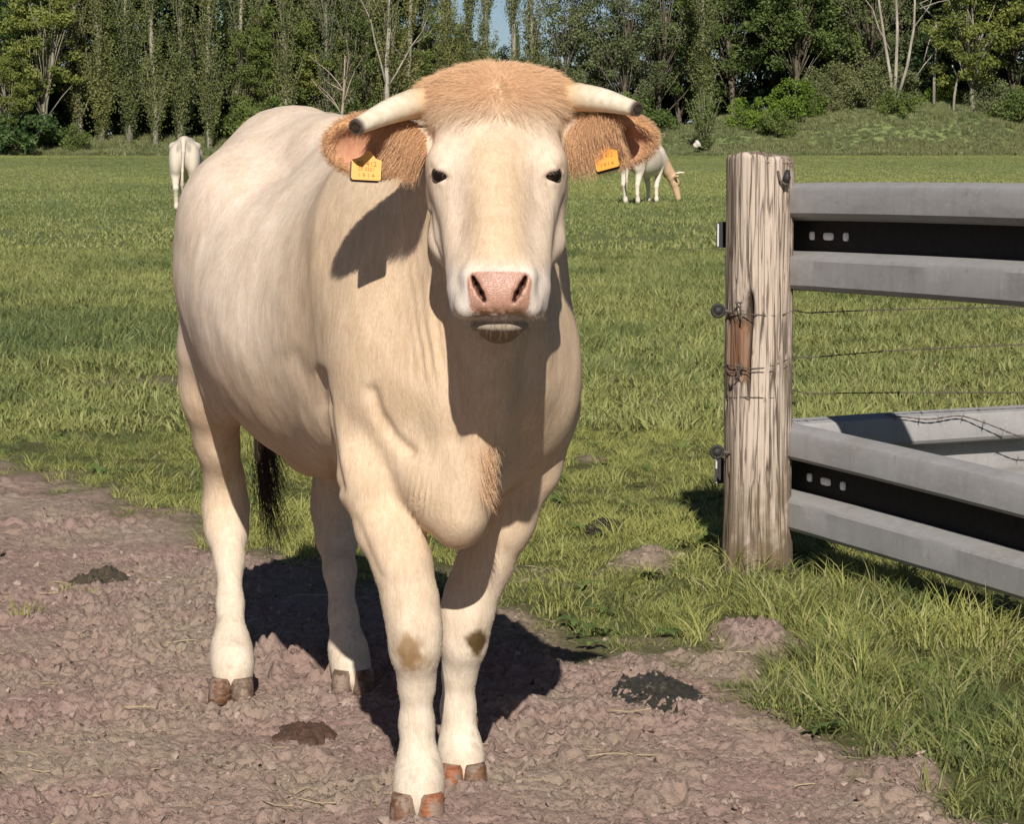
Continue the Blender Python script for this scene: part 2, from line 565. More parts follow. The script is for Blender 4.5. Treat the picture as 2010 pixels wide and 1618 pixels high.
    # carve the nostrils, the mouth, the eye sockets
    for sx in (-1, 1):
        pts = [P(980 + sx * a, b, c) for a, b, c in ((52, 544, 5.070), (45, 559, 5.066), (35, 577, 5.062), (28, 591, 5.058))]
        f.chain([(pts[0], 0.0028), (pts[1], 0.0045), (pts[2], 0.0050), (pts[3], 0.0030)], 0.006, 'sub', (0.0, 1.0, 0.0), 5.5)
        f.ell(P(975 + sx * 109, 341, 5.250), (0.0180, 0.034, 0.0150), None, 0.008, 'sub')
        lid = [P(975 + sx * a, b, c) for a, b, c in ((90, 352, 5.238), (97, 336, 5.229), (110, 330, 5.232), (126, 341, 5.258))]
        f.chain([(lid[0], 0.0035), (lid[1], 0.0060), (lid[2], 0.0072), (lid[3], 0.0055)], 0.006)
        f.chain([(P(975 + sx * 88, 338, 5.226), 0.004), (P(975 + sx * 100, 318, 5.232), 0.006), (P(975 + sx * 118, 320, 5.246), 0.005)], 0.010)
        low = [P(975 + sx * a, b, c) for a, b, c in ((91, 355, 5.242), (104, 360, 5.240), (121, 352, 5.262))]
        f.chain([(low[0], 0.004), (low[1], 0.005), (low[2], 0.004)], 0.008)
    mp = [P(900, 627, 5.12), P(940, 628, 5.066), P(980, 628, 5.054), P(1020, 628, 5.066), P(1058, 627, 5.12)]
    f.chain([(mp[0], 0.003), (mp[1], 0.0050), (mp[2], 0.0050), (mp[3], 0.0050), (mp[4], 0.003)], 0.004, 'sub', (0.0, 1.0, 0.0), 2.2)
    # ---- ears: cupped leaves
    def ear(sx, root, tip, hh, tilt, yaw):
        a, b = P(*root), P(*tip)
        ax = (b - a); L = np.linalg.norm(ax); ax /= L
        fw = np.array((sx * math.sin(yaw), -math.cos(yaw) * math.cos(tilt), -math.sin(tilt)))
        fw -= ax * (fw @ ax); fw /= np.linalg.norm(fw)
        up = np.cross(fw, ax); up /= np.linalg.norm(up)
        if up[2] < 0: up = -up
        M = np.array((ax, up, fw)); c = (a + b) / 2
        sl = f._box(c - 0.2, c + 0.2)
        g = Field(f.X[sl[0]], f.Y[sl[1]], f.Z[sl[2]])
        g.ell(c, (L / 2, hh, 0.036), M, 0.01)
        g.ell(c + ax * L * 0.10 + fw * 0.026, (L / 2 * 0.86, hh * 0.76, 0.036), M, 0.012, 'sub')
        g.cone(a - ax * 0.045 - fw * 0.01, a + ax * 0.055 - fw * 0.006, 0.035, 0.030, 0.03)
        q = f.F[sl]; h = np.maximum(0.025 - np.abs(q - g.F), 0) / 0.025
        f.F[sl] = np.minimum(q, g.F) - h * h * 0.025 * 0.25
        return c, M, L, hh
    ears = [ear(-1, (838, 290, 5.385), (634, 282, 5.325), 0.064, R(10), R(22)),
            ear(1, (1112, 275, 5.385), (1290, 272, 5.325), 0.058, R(22), R(22))]
    V, Q = f.skin(2)
    return V, Q, ears


def to_photo(V):
    """Photograph coordinates of points, used to measure where markings sit on the hide."""
    dz = V[:, 2] - CAM_H
    dep = V[:, 1] * CP - dz * SP
    return 1005 + V[:, 0] / dep * FPX, 809 - (V[:, 1] * SP + dz * CP) / dep * FPX


CREAM = np.array((0.640, 0.495, 0.355)); PALE = np.array((0.730, 0.610, 0.510)); TAN = np.array((0.570, 0.405, 0.265))
ORANGE = np.array((0.570, 0.320, 0.160)); MILK = np.array((0.690, 0.610, 0.510)); PINK = np.array((0.470, 0.265, 0.200))
DUNG = np.array((0.115, 0.075, 0.030)); DARK = np.array((0.030, 0.020, 0.014)); INNER = np.array((0.560, 0.290, 0.185))


def lerp(C, c, w):
    return C * (1 - w[:, None]) + np.asarray(c) * w[:, None]


def dress_skin(V, N, ears):
    """Hide colour for every vertex, and a few folds of loose skin."""
    px, py = to_photo(V)
    x, y, z = V.T
    n1 = fbm(x * 5, y * 5, z * 5, 3, 11); n2 = fbm(x * 18, y * 18, z * 9, 3, 12)
    C = np.tile(CREAM, (len(V), 1))
    s = (x - BO[0]) * BA[0] + (y - BO[1]) * BA[1]
    t = (x - BO[0]) * BL[0] + (y - BO[1]) * BL[1]
    C = lerp(C, PALE, sstep(0.1, 0.5, s) * sstep(0.72, 1.0, z) * (0.8 + 0.3 * n1))
    C = lerp(C, TAN, 0.55 * sstep(0.35, 0.6, s) * (1 - sstep(0.62, 0.98, z + 0.08 * n1)) * sstep(0.45, 0.6, z) * (s < 1.25))
    C = lerp(C, TAN, 0.35 * sstep(5.35, 5.45, y) * (1 - sstep(5.75, 6.0, y)) * sstep(0.75, 0.95, z) * (1 - sstep(1.1, 1.35, z)) * (0.6 + 0.6 * n1))
    legs = 1 - sstep(0.22, 0.60, z + 0.06 * n1)
    C = lerp(C, MILK, 0.85 * legs)
    C = lerp(C, TAN, 0.5 * near(V, B(1.08, -0.30, 0.98), (0.16, 0.10, 0.22)))
    C = lerp(C, np.array((0.30, 0.22, 0.15)), 0.30 * near(V, B(1.22, -0.33, 1.19), (0.06, 0.08, 0.05)))
    # head
    hd = (1 - sstep(5.34, 5.43, y)) * sstep(1.0, 1.06, z)
    hd = np.maximum(hd, (1 - sstep(5.43, 5.48, y)) * sstep(1.38, 1.44, z) * (np.abs(px - 975) < 150))
    C = lerp(C, PALE, hd * (0.55 + 0.25 * n1))
    C = lerp(C, CREAM * (1.0, 0.96, 0.90), hd * (1 - sstep(35, 80, np.abs(px - 976))) * sstep(230, 300, py) * (1 - sstep(480, 540, py)) * 0.8)
    C = lerp(C, TAN * 1.1, hd * (np.abs(px - 975) < 150) * (1 - sstep(195, 240, py + 10 * n2)) * 0.9)
    C = lerp(C, np.array((0.42, 0.31, 0.21)), hd * 0.35 * (near(V, P(935, 425, 5.17), (0.022, 0.1, 0.05)) + near(V, P(1010, 415, 5.17), (0.02, 0.1, 0.05))))
    C = lerp(C, np.array((0.38, 0.29, 0.19)), hd * 0.45 * near(V, P(985, 517, 5.08), (0.016, 0.1, 0.012)))
    C = lerp(C, np.array((0.66, 0.59, 0.53)), hd * (y < 5.24) * sstep(505, 550, py))
    nose = (1 - sstep(0.92, 1.06, np.sqrt((np.abs(px - 980) / (64 - 0.10 * np.clip(py - 550, 0, 70))) ** 6 + ((py - 575) / 42) ** 6) + 0.05 * n2)) * (y < 5.16)
    C = lerp(C, PINK, nose)
    C = lerp(C, np.array((0.46, 0.25, 0.20)), nose * near(V, P(980, 545, 5.07), (0.05, 0.1, 0.012)) * 0.7)
    for sx in (-1, 1):
        C = lerp(C, np.array((0.40, 0.19, 0.11)), 0.75 * nose * near(V, P(980 + sx * 56, 562, 5.08), (0.014, 0.06, 0.024)))
    mud = (1 - sstep(0.6, 1.0, np.abs(px - 982) / 72)) * np.exp(-((py - 614) / 11.0) ** 2) * (y < 5.16)
    C = lerp(C, np.array((0.14, 0.075, 0.035)), mud * np.clip(1.0 + 1.6 * fbm(x * 130, y * 130, z * 130, 2, 19), 0, 1))
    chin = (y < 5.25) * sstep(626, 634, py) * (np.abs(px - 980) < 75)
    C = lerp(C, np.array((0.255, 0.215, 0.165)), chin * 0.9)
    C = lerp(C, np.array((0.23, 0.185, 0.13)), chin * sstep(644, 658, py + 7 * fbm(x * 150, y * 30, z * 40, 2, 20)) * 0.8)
    for sx in (-1, 1):
        rim = near(V, P(975 + sx * 108, 342, 5.25), (0.025, 0.05, 0.020))
        C = lerp(C, np.array((0.36, 0.25, 0.20)), np.clip(rim * 1.6 - 0.5, 0, 1) * 0.7)
        C = lerp(C, DARK, np.clip(1.5 * along(V, [P(975 + sx * 93, 350, 5.24), P(975 + sx * 88, 358, 5.235), P(975 + sx * 82, 370, 5.23)], 0.0065), 0, 1) * 0.85)
        C = lerp(C, np.array((0.16, 0.10, 0.08)), near(V, P(975 + sx * 108, 341, 5.25), (0.020, 0.05, 0.0165)) * 0.9)
        for a, b in ((50, 548), (46, 557), (41, 566), (36, 575), (30, 587)):
            w = near(V, P(980 + sx * a, b, 5.07), (0.0068, 0.06, 0.009))
            C = lerp(C, np.array((0.035, 0.012, 0.010)), np.clip(w * 1.6, 0, 1) * sstep(5.050, 5.058, y))
    C = lerp(C, DARK, near(V, P(1070, 362, 5.24), (0.005, 0.03, 0.008)) * 0.9)
    C = lerp(C, DARK, near(V, P(1055, 366, 5.24), (0.005, 0.03, 0.006)) * 0.9)
    # ears
    for c, M, L, hh in ears:
        u = (V - c) @ M.T
        e = np.sqrt((u[:, 0] / (L / 2)) ** 2 + (u[:, 1] / hh) ** 2 + (u[:, 2] / 0.05) ** 2)
        w = (1 - sstep(1.05, 1.15, e)) * sstep(-0.45, -0.1, u[:, 0] / L * 1.0)
        C = lerp(C, ORANGE * 1.08, w)
        ins = w * (1 - sstep(0.6, 0.85, np.sqrt((u[:, 0] / (L / 2) - 0.1) ** 2 + (u[:, 1] / hh) ** 2))) * (u[:, 2] < 0.012)
        C = lerp(C, INNER * (1 + 0.2 * n2)[:, None], ins)
    # stains
    for c, r, w in ((P(803, 1275, 5.53), (0.042, 0.09, 0.052), 0.85), (P(808, 1302, 5.53), (0.055, 0.09, 0.036), 0.5),
                    (P(936, 1262, 5.80), (0.034, 0.09, 0.045), 1.0)):
        nk = fbm(x * 42, y * 20, z * 30, 4, 16, 0.6)
        m = np.clip(near(V, c, np.array(r) * (1.25, 1.3, 1.35)) * 1.9 + 1.5 * nk - 0.55, 0, 1) * (near(V, c, r) > 0)
        C = lerp(C, np.array((0.27, 0.165, 0.075)) if w < 1 else DUNG, m * w)
    low = (1 - sstep(0.05, 0.13, z + 0.03 * n2))
    C = lerp(C, np.array((0.40, 0.32, 0.24)), low * 0.5 * np.clip(0.6 + n2, 0, 1))
    dew = along(V, [P(955, 800, 5.45), P(940, 880, 5.47), P(943, 960, 5.50)], 0.045) * (y < 5.58)
    C = lerp(C, ORANGE, 0.30 * dew)
    # grime on thigh, belly and shanks
    g1 = fbm(x * 11 + 5, y * 11, z * 6, 3, 14)
    grime = sstep(0.15, 0.55, g1) * (0.45 * sstep(0.9, 1.1, s) * (z < 1.2) + 0.35 * (1 - sstep(0.5, 0.75, z)) * (z > 0.1))
    C = lerp(C, np.array((0.36, 0.27, 0.18)), grime * 0.55)
    spl = sstep(0.36, 0.55, fbm(x * 60, y * 60, z * 42, 2, 15)) * (1 - sstep(0.10, 0.30, z))
    C = lerp(C, np.array((0.30, 0.22, 0.16)), spl * 0.35)
    C *= (1 + 0.10 * n1 + 0.07 * n2)[:, None]
    # folds of skin: neck pleats, armpit creases, flank fold, shoulder line
    D = np.zeros(len(V))
    neck = np.exp(-((px - 850) / 42) ** 2) * sstep(470, 560, py) * (1 - sstep(700, 780, py)) * (y < 5.75) * (y > 5.3)
    D += 0.0020 * neck * np.sin((px - (py - 600) * 0.16) / 13.0 * 2 * np.pi * 0.7 + 4.0 * n1) * (0.6 + 0.8 * n2)
    arm = np.exp(-(((px - 822) / 22) ** 2 + ((py - 985) / 30) ** 2)) * (y < 5.7)
    D += 0.006 * arm * np.sin((px - 822 + (py - 985) * 0.15) / 11.0 * 2 * np.pi)
    def groove(pts, r, depth, ymax=9, ymin=0):
        Vp = np.stack([px, py], 1); best = np.full(len(V), 1e9)
        for a, b in zip(pts[:-1], pts[1:]):
            a, b = np.array(a, float), np.array(b, float); ba = b - a
            tt = np.clip(((Vp - a) @ ba) / (ba @ ba), 0, 1)
            best = np.minimum(best, np.linalg.norm(Vp - a - tt[:, None] * ba, axis=1))
        return -depth * np.exp(-(best / r) ** 2) * ((y < ymax) & (y > ymin))
    D += groove([(728, 770), (742, 815), (775, 862), (800, 885)], 13, 0.010, 5.75)
    D += groove([(800, 885), (760, 920), (790, 1000)], 14, 0.003, 5.75)
    D += groove([(626, 735), (634, 790), (644, 850), (654, 915), (664, 960)], 12, 0.014, 6.3)
    D += groove([(575, 705), (605, 745), (628, 790)], 22, 0.006, 6.6)
    D += groove([(698, 1020), (725, 1090), (745, 1130)], 9, 0.004, 5.9)
    D += groove([(868, 560), (876, 650), (884, 740), (890, 860)], 20, 0.012, 5.75, 5.33)
    D += groove([(1040, 540), (1052, 640), (1040, 760), (1030, 860)], 22, 0.012, 5.85, 5.36)
    D += groove([(842, 420), (848, 470), (866, 520)], 5, 0.004, 5.45)
    D += 0.0018 * hd * fbm(x * 22, y * 22, z * 16, 2, 33) * (1 - nose)
    D += 0.0015 * fbm(x * 20, y * 20, z * 14, 2, 34) * (1 - hd) * sstep(0.1, 0.3, z)
    D += 0.0045 * fbm(x * 7, y * 7, z * 7, 2, 31) * sstep(0.40, 0.50, z) * (1 - hd)
    return V + N * D[:, None], np.clip(C, 0.01, 0.9)


# ------------------------------------------------------------------ hair
def add_hair(name, roots, dirs, length, parent, mat, colors, npts=4, radius=0.0004, bend=None, seed=0, wob=0.15):
    rng = np.random.default_rng(seed)
    n = len(roots)
    if n == 0: return None
    length = np.broadcast_to(np.asarray(length, float), (n,)) * rng.uniform(0.65, 1.2, n)
    cd = bpy.data.hair_curves.new(name)
    cd.add_curves([npts] * n)
    d = dirs / (np.linalg.norm(dirs, axis=1)[:, None] + 1e-9)
    bend = np.zeros((n, 3)) if bend is None else np.broadcast_to(bend, (n, 3))
    wv = rng.normal(0, wob, (n, 3))
    pts = np.zeros((n, npts, 3)); p = roots.copy()
    step = length / (npts - 1)
    for k in range(npts):
        pts[:, k] = p
        dd = d + bend * (k / (npts - 1)) + wv * math.sin(1 + 2.1 * k)
        dd /= np.linalg.norm(dd, axis=1)[:, None] + 1e-9
        p = p + dd * step[:, None]
    cd.attributes['position'].data.foreach_set('vector', pts.astype(np.float32).ravel())
    ra = cd.attributes.get('radius') or cd.attributes.new('radius', 'FLOAT', 'POINT')
    prof = np.linspace(1.0, 0.25, npts)
    ra.data.foreach_set('value', (np.tile(prof, n) * radius).astype(np.float32))
    ca = cd.attributes.new('tint', 'FLOAT_COLOR', 'CURVE')
    c4 = np.ones((n, 4), np.float32)
    c4[:, :3] = np.clip(colors * rng.uniform(0.82, 1.15, (n, 1)), 0, 0.95)
    ca.data.foreach_set('color', c4.ravel())
    cd.materials.append(mat)
    return link(bpy.data.objects.new(name, cd), parent)


def scatter_on(V, Q, N, weight, n, seed):
    """Random points on the skin, more where the weight is higher."""
    rng = np.random.default_rng(seed)
    A = np.linalg.norm(np.cross(V[Q[:, 2]] - V[Q[:, 0]], V[Q[:, 3]] - V[Q[:, 1]]), axis=1) * 0.5
    w = A * weight[Q].mean(1)
    if w.sum() <= 0: return np.zeros((0, 3)), np.zeros((0, 3)), np.zeros((0,), int)
    f = rng.choice(len(Q), n, p=w / w.sum())
    a, b = rng.random((2, n, 1))
    q = Q[f]
    p = (V[q[:, 0]] * (1 - a) + V[q[:, 1]] * a) * (1 - b) + (V[q[:, 3]] * (1 - a) + V[q[:, 2]] * a) * b
    return p, N[q[:, 0]], q[:, 0]


def tangent(d, n):
    d = d - n * (d * n).sum(1)[:, None]
    return d / (np.linalg.norm(d, axis=1)[:, None] + 1e-9)


def hair_material(name='cow_hair'):
    k = NT(name, 0.6, 0.2)
    k.color(k.attr('tint').outputs['Color'])
    return k.m


def claw(c, w, h, l, yaw):
    """One toe of a cloven hoof: a blunt wedge, flat below, round in front."""
    n = 14; ang = np.linspace(0, 2 * np.pi, n, endpoint=False)
    Vs = []
    for zz, sc, fw in ((0.0, 1.0, 0.0), (0.25, 1.0, -0.02), (0.6, 0.97, 0.05), (0.9, 0.92, 0.12), (1.05, 0.80, 0.16)):
        u = np.cos(ang); v = np.sin(ang)
        u = np.sign(u) * np.abs(u) ** 0.75
        Vs.append(np.stack([u * w * sc, v * l * sc + fw * l, np.full(n, zz * h)], 1))
    V = np.concatenate(Vs + [np.array([[0, 0.2 * l, 1.08 * h]]), np.array([[0, 0, 0.0]])])
    F = grid_faces(n, 5, True)
    i = np.arange(n); j = (i + 1) % n
    T = np.concatenate([np.stack([i + 4 * n, j + 4 * n, np.full(n, 5 * n)], 1), np.stack([j, i, np.full(n, 5 * n + 1)], 1)])
    cy, sy = math.cos(yaw), math.sin(yaw)
    V = V @ np.array(((cy, sy, 0), (-sy, cy, 0), (0, 0, 1)))
    return V + np.asarray(c), F, T


def make_big_cow():
    V, Q, ears = build_cow_skin()
    N = vnormals(V, Q)
    V, C = dress_skin(V, N, ears)
    N = vnormals(V, Q)
    base = (-0.33, 6.2, 0.0)
    root = tag(empty('cow', base), 'large cream cow with cut horns and orange ear tags facing the camera on bare soil', 'cow')
    org = np.array(base)
    px, py = to_photo(V)
    nose = ((np.abs(px - 980) < 64) & (py > 535) & (py < 618) & (V[:, 1] < 5.14)).astype(float)
    k = NT('cow_hide', 0.8, 0.15)
    a = k.attr('tint').outputs['Color']; wet = k.attr('wet').outputs['Fac']
    pos = k.pos()
    fine = k.noise(k.mapv(pos, (380, 380, 70)), 1.0, 3)
    strk = k.noise(k.mapv(pos, (95, 95, 16)), 1.0, 4, 0.6, 0.3)
    blot = k.noise(pos, 16, 4)
    dots = k.noise(pos, 320, 2)
    c = k.mix(1.0, a, k.ramp(fine, [(0.3, (0.86, 0.84, 0.82)), (0.7, (1.05, 1.05, 1.05))]), 'MULTIPLY')
    c = k.mix(1.0, c, k.ramp(blot, [(0.35, (0.94, 0.92, 0.89)), (0.65, (1.03, 1.03, 1.03))]), 'MULTIPLY')
    c = k.mix(1.0, c, k.ramp(strk, [(0.30, (0.90, 0.87, 0.83)), (0.62, (1.04, 1.04, 1.04))]), 'MULTIPLY')
    k.color(c)
    k.normal(k.bump(k.mix(wet, strk, dots), 0.22, 0.004, k.bump(k.mix(wet, fine, dots), 0.45, 0.002)))
    k.l(k.math('SUBTRACT', 0.8, k.math('MULTIPLY', wet, 0.46)), k.b.inputs['Roughness'])
    k.l(k.math('ADD', 0.15, k.math('MULTIPLY', wet, 0.4)), k.b.inputs['Specular IOR Level'])
    body = mesh_np('body', V - org, Q, [k.m], True, {'tint': C, 'wet': nose}, root)
    hair_m = hair_material()
    Vl = V - org
    # ---- horns
    hk = NT('horn', 0.42, 0.4)
    hn = hk.noise(hk.mapv(hk.pos(), (60, 60, 60)), 1, 5)
    hk.color(hk.mix(1.0, hk.attr('tint').outputs['Color'], hk.ramp(hn, [(0.3, (0.86, 0.82, 0.74)), (0.6, (1.04, 1.04, 1.04))]), 'MULTIPLY'))
    hk.normal(hk.bump(hn, 0.25, 0.004))
    def horn(ctrl, radii):
        ctrl = np.array([P(*q) for q in ctrl]); n = 26
        tt = np.linspace(0, len(ctrl) - 1, n); k0 = np.arange(len(ctrl))
        pts = np.stack([np.interp(tt, k0, ctrl[:, i]) for i in range(3)], 1)
        for _ in range(6): pts[1:-1] = (pts[:-2] + 2 * pts[1:-1] + pts[2:]) / 4
        rr = np.interp(np.linspace(0, len(radii) - 1, n), np.arange(len(radii)), radii)
        rr *= 1 + 0.012 * np.sin(np.arange(n) * 2.1) * (np.arange(n) < 14)
        tan = pts[-1] - pts[-2]; tan /= np.linalg.norm(tan)
        pts = np.concatenate([pts, [pts[-1] + tan * 0.003, pts[-1] + tan * 0.0032, pts[-1] - tan * 0.004, pts[-1] - tan * 0.003]])
        rr = np.concatenate([rr, [rr[-1] * 0.99, rr[-1] * 0.72, rr[-1] * 0.52, rr[-1] * 0.3]])
        Vh, Fh, Th = tube(pts, rr, 20)
        fr = np.concatenate([np.repeat(np.arange(len(pts)) / (n - 1), 20), [0, 1.2]])
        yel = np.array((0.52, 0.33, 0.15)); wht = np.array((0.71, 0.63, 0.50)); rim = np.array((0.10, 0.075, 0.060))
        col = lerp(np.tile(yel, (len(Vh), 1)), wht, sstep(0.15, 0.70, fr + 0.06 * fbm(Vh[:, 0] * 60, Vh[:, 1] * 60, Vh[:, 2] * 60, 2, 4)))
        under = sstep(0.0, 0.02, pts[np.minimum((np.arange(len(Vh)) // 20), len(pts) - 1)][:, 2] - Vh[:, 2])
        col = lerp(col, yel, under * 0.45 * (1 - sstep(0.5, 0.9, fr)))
        col = lerp(col, rim, (fr > 0.999) * 1.0)
        col = lerp(col, DARK * 0.7, (fr > 1.06) * 1.0)
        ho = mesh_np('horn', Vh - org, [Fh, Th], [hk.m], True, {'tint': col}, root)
        ho.data.set_sharp_from_angle(angle=R(35))
    horn([(868, 206, 5.365), (820, 200, 5.35), (762, 219, 5.29), (699, 249, 5.21)], (0.034, 0.030, 0.024, 0.0155))
    horn([(1082, 196, 5.365), (1130, 190, 5.35), (1185, 196, 5.30), (1250, 214, 5.235)], (0.034, 0.029, 0.023, 0.014))
    # ---- eyes
    ek = NT('cow_eye', 0.2, 0.35).color((0.010, 0.006, 0.005))
    for sx in (-1, 1):
        bm = bmesh.new(); bmesh.ops.create_uvsphere(bm, u_segments=20, v_segments=12, radius=0.0186)
        me = bpy.data.meshes.new('eye'); bm.to_mesh(me); bm.free()
        me.materials.append(ek.m)
        for p_ in me.polygons: p_.use_smooth = True
        e = link(bpy.data.objects.new('eye', me), root)
        e.location = P(975 + sx * 109, 341, 5.247) - org
        # lashes
        rng = np.random.default_rng(5 + sx)
        m = 26; tt = rng.random(m)
        L0 = np.array([P(975 + sx * 96, 336, 5.236), P(975 + sx * 110, 326, 5.240), P(975 + sx * 124, 336, 5.264)])
        rp = np.stack([np.interp(tt * 2, [0, 1, 2], L0[:, i]) for i in range(3)], 1)
        dr = np.array((sx * 0.55, -0.6, -0.25)) + rng.normal(0, 0.15, (m, 3))
        add_hair('eyelashes', rp - org, dr, 0.020, root, hair_m, np.tile((0.45, 0.36, 0.27), (m, 1)), 4, 0.0003, np.array((0, 0, -0.6)), 3)
    # ---- hooves
    ck = NT('hoof', 0.55, 0.3)
    cn = ck.noise(ck.mapv(ck.pos(), (30, 30, 160)), 1, 4)
    mudn = ck.noise(ck.pos(), 38, 5, 0.65)
    ck.normal(ck.bump(ck.math('ADD', cn, mudn), 0.6, 0.006))
    ck.color(ck.mix(ck.ramp(mudn, [(0.46, (0, 0, 0)), (0.54, (0.95, 0.95, 0.95))]), ck.mix(1.0, ck.attr('tint').outputs['Color'], ck.ramp(cn, [(0.3, (0.55, 0.5, 0.45)), (0.65, (1.15, 1.1, 1.05))]), 'MULTIPLY'), (0.235, 0.170, 0.130)))

    brown, rust, muddy = (0.16, 0.085, 0.05), (0.30, 0.115, 0.055), (0.15, 0.105, 0.075)
    for cx, yy, gap, w, cols in ((P(820, 1600, 5.555)[0], 5.545, 0.0255, 0.031, (brown, rust)), (P(911, 1550, 5.82)[0], 5.80, 0.0230, 0.028, (rust, brown)),
                                 (P(457, 1365, 6.77)[0], 6.745, 0.0250, 0.031, (brown, muddy)), (P(694, 1370, 6.86)[0], 6.85, 0.0245, 0.030, (muddy, brown))):
        for sx, cc in zip((-1, 1), cols):
            Vc, Fc, Tc = claw((cx + sx * gap, yy, 0.004), w, 0.056, 0.058, sx * 0.12)
            mesh_np('hoof', Vc - org, [Fc, Tc], [ck.m], True, {'tint': np.tile(cc, (len(Vc), 1))}, root)
    # dew claws behind the fetlocks
    for cx, yy, zz in ((P(822, 1500, 5.60)[0], 5.655, 0.125), (P(905, 1462, 5.86)[0], 5.915, 0.125), (P(455, 1270, 6.84)[0], 6.90, 0.13), (P(684, 1280, 6.92)[0], 6.98, 0.13)):
        for sx in (-1, 1):
            Vc, Fc, Tc = tube([(cx + sx * 0.022, yy - 0.012, zz + 0.012), (cx + sx * 0.026, yy + 0.004, zz), (cx + sx * 0.027, yy + 0.012, zz - 0.018)], [0.014, 0.012, 0.006], 9)
            mesh_np('dew_claw', Vc - org, [Fc, Tc], [ck.m], True, {'tint': np.tile(brown, (len(Vc), 1))}, root)
    # ---- ear tags
    tk = NT('tag_plastic', 0.45, 0.4).color((0.80, 0.36, 0.065)); tk2 = NT('tag_back', 0.5, 0.4).color((0.03, 0.022, 0.015))
    ink = NT('tag_print', 0.6, 0.2).color((0.40, 0.19, 0.04))
    def ear_tag(ctr, d, wpx, hpx, roll, yaw, rows):
        s = d / FPX; w, h = wpx * s, hpx * s
        pts = [(-w / 2, 0), (-w / 2, -h * 0.62), (-w * 0.44, -h * 0.68), (w * 0.46, -h * 0.68), (w / 2, -h * 0.62), (w / 2, 0), (w * 0.30, h * 0.06), (w * 0.12, h * 0.30), (-w * 0.02, h * 0.32), (-w * 0.10, h * 0.18), (-w * 0.30, h * 0.06)]
        bm = bmesh.new()
        for sh, zz, mi in ((0.0, 0.0, 0), (0.0035, 0.006, 1)):
            f0 = bm.faces.new([bm.verts.new((a - sh * 0.8, zz, b - sh)) for a, b in pts]); f0.material_index = mi
            ex = bmesh.ops.extrude_face_region(bm, geom=[f0])
            bmesh.ops.translate(bm, verts=[v for v in ex['geom'] if isinstance(v, bmesh.types.BMVert)], vec=(0, 0.003, 0))
            for e_ in ex['geom']:
                if isinstance(e_, bmesh.types.BMFace): e_.material_index = mi
            for f_ in bm.faces:
                if any(f_ in v.link_faces for v in f0.verts): f_.material_index = mi
        bmesh.ops.recalc_face_normals(bm, faces=bm.faces)
        me = bpy.data.meshes.new('ear_tag'); bm.to_mesh(me); bm.free()
        me.materials.append(tk.m); me.materials.append(tk2.m)
        o = link(bpy.data.objects.new('ear_tag', me), root)
        o.location = P(ctr[0], ctr[1], d) - org
        o.rotation_euler = (R(-8), roll, yaw)
        for txt, xx, zz, sz in rows:
            cu = bpy.data.curves.new('tag_number', 'FONT'); cu.body = txt; cu.size = sz * h; cu.align_x = 'CENTER'; cu.extrude = 0.0002
            to = bpy.data.objects.new('tag_number', cu); COL.objects.link(to)
            dg = bpy.context.evaluated_depsgraph_get(); m2 = bpy.data.meshes.new_from_object(to.evaluated_get(dg))
            bpy.data.objects.remove(to); m2.materials.append(ink.m)
            t2 = link(bpy.data.objects.new('tag_number', m2), o)
            t2.location = (xx * w, -0.0008, zz * h); t2.rotation_euler = (math.pi / 2, 0, 0)
    ear_tag((720, 314), 5.300, 58, 58, R(3), R(4), [('BE 412', 0.0, -0.20, 0.24), ('07 3521', 0.0, -0.36, 0.17), ('1 9 1 4', 0.0, -0.58, 0.20)])
    ear_tag((1188, 300), 5.312, 50, 48, R(-14), R(-28), [('BE 412', 0.0, -0.20, 0.24), ('1 9 1 4', 0.0, -0.55, 0.22)])
    # ---- hair
    rng = np.random.default_rng(8)
    head = (V[:, 1] < 5.49) & (V[:, 2] > 1.0)
    ear_w = np.zeros(len(V))
    for c_, M, L, hh in ears:
        u = (V - c_) @ M.T
        ear_w = np.maximum(ear_w, (np.sqrt((u[:, 0] / (L / 2 * 1.05)) ** 2 + (u[:, 1] / (hh * 1.15)) ** 2) < 1.0) * (np.abs(u[:, 2]) < 0.06) * 1.0)
    # short coat
    w = np.ones(len(V)) * (1 - nose) * (V[:, 2] > 0.07)
    w *= 0.5 * (1 - sstep(0.45, 0.6, V[:, 2]))
    w *= 1 - near(V, P(865, 341, 5.26), 0.035) - near(V, P(1085, 341, 5.26), 0.035)
    p, n, i = scatter_on(V, Q, N, np.clip(w, 0, 1), 16000, 21)
    flow = np.zeros_like(n); hp = head[i]
    flow[:] = (-0.25, 0.45, -1.0)
    whorl = P(975, 330, 5.22)
    flow[hp] = (p[hp] - whorl) * (1, 0.2, 1) + np.array((0, 0, -0.02))
    flow[:, 2] += 0.35 * fbm(p[:, 0] * 9, p[:, 1] * 9, p[:, 2] * 9, 2, 77)
    d = tangent(flow, n) + n * 0.13 + rng.normal(0, 0.10, n.shape)
    add_hair('coat', p - org, d, np.where(hp, 0.0032, 0.0042), root, hair_m, C[i], 3, 0.00026, None, 22)
    # forelock
    w = head * (1 - sstep(175, 250, py + 18 * fbm(V[:, 0] * 40, V[:, 1] * 40, V[:, 2] * 40, 2, 7))) * (np.abs(px - 975) < 150) * (V[:, 1] < 5.47) * (1 - ear_w)
    p, n, i = scatter_on(V, Q, N, w.astype(float), 42000, 31)
    q = np.stack(to_photo(p), 1)
    rad = p - P(975, 172, 5.30)
    rad[:, 1] *= 0.15
    d = tangent(rad / (np.linalg.norm(rad, axis=1)[:, None] + 1e-6) + np.array((0, 0, 0.12)), n) + n * 0.35
    d += rng.normal(0, 1, d.shape) * (0.55 * (1 - sstep(0.01, 0.06, np.linalg.norm(rad, axis=1))) + 0.12)[:, None]
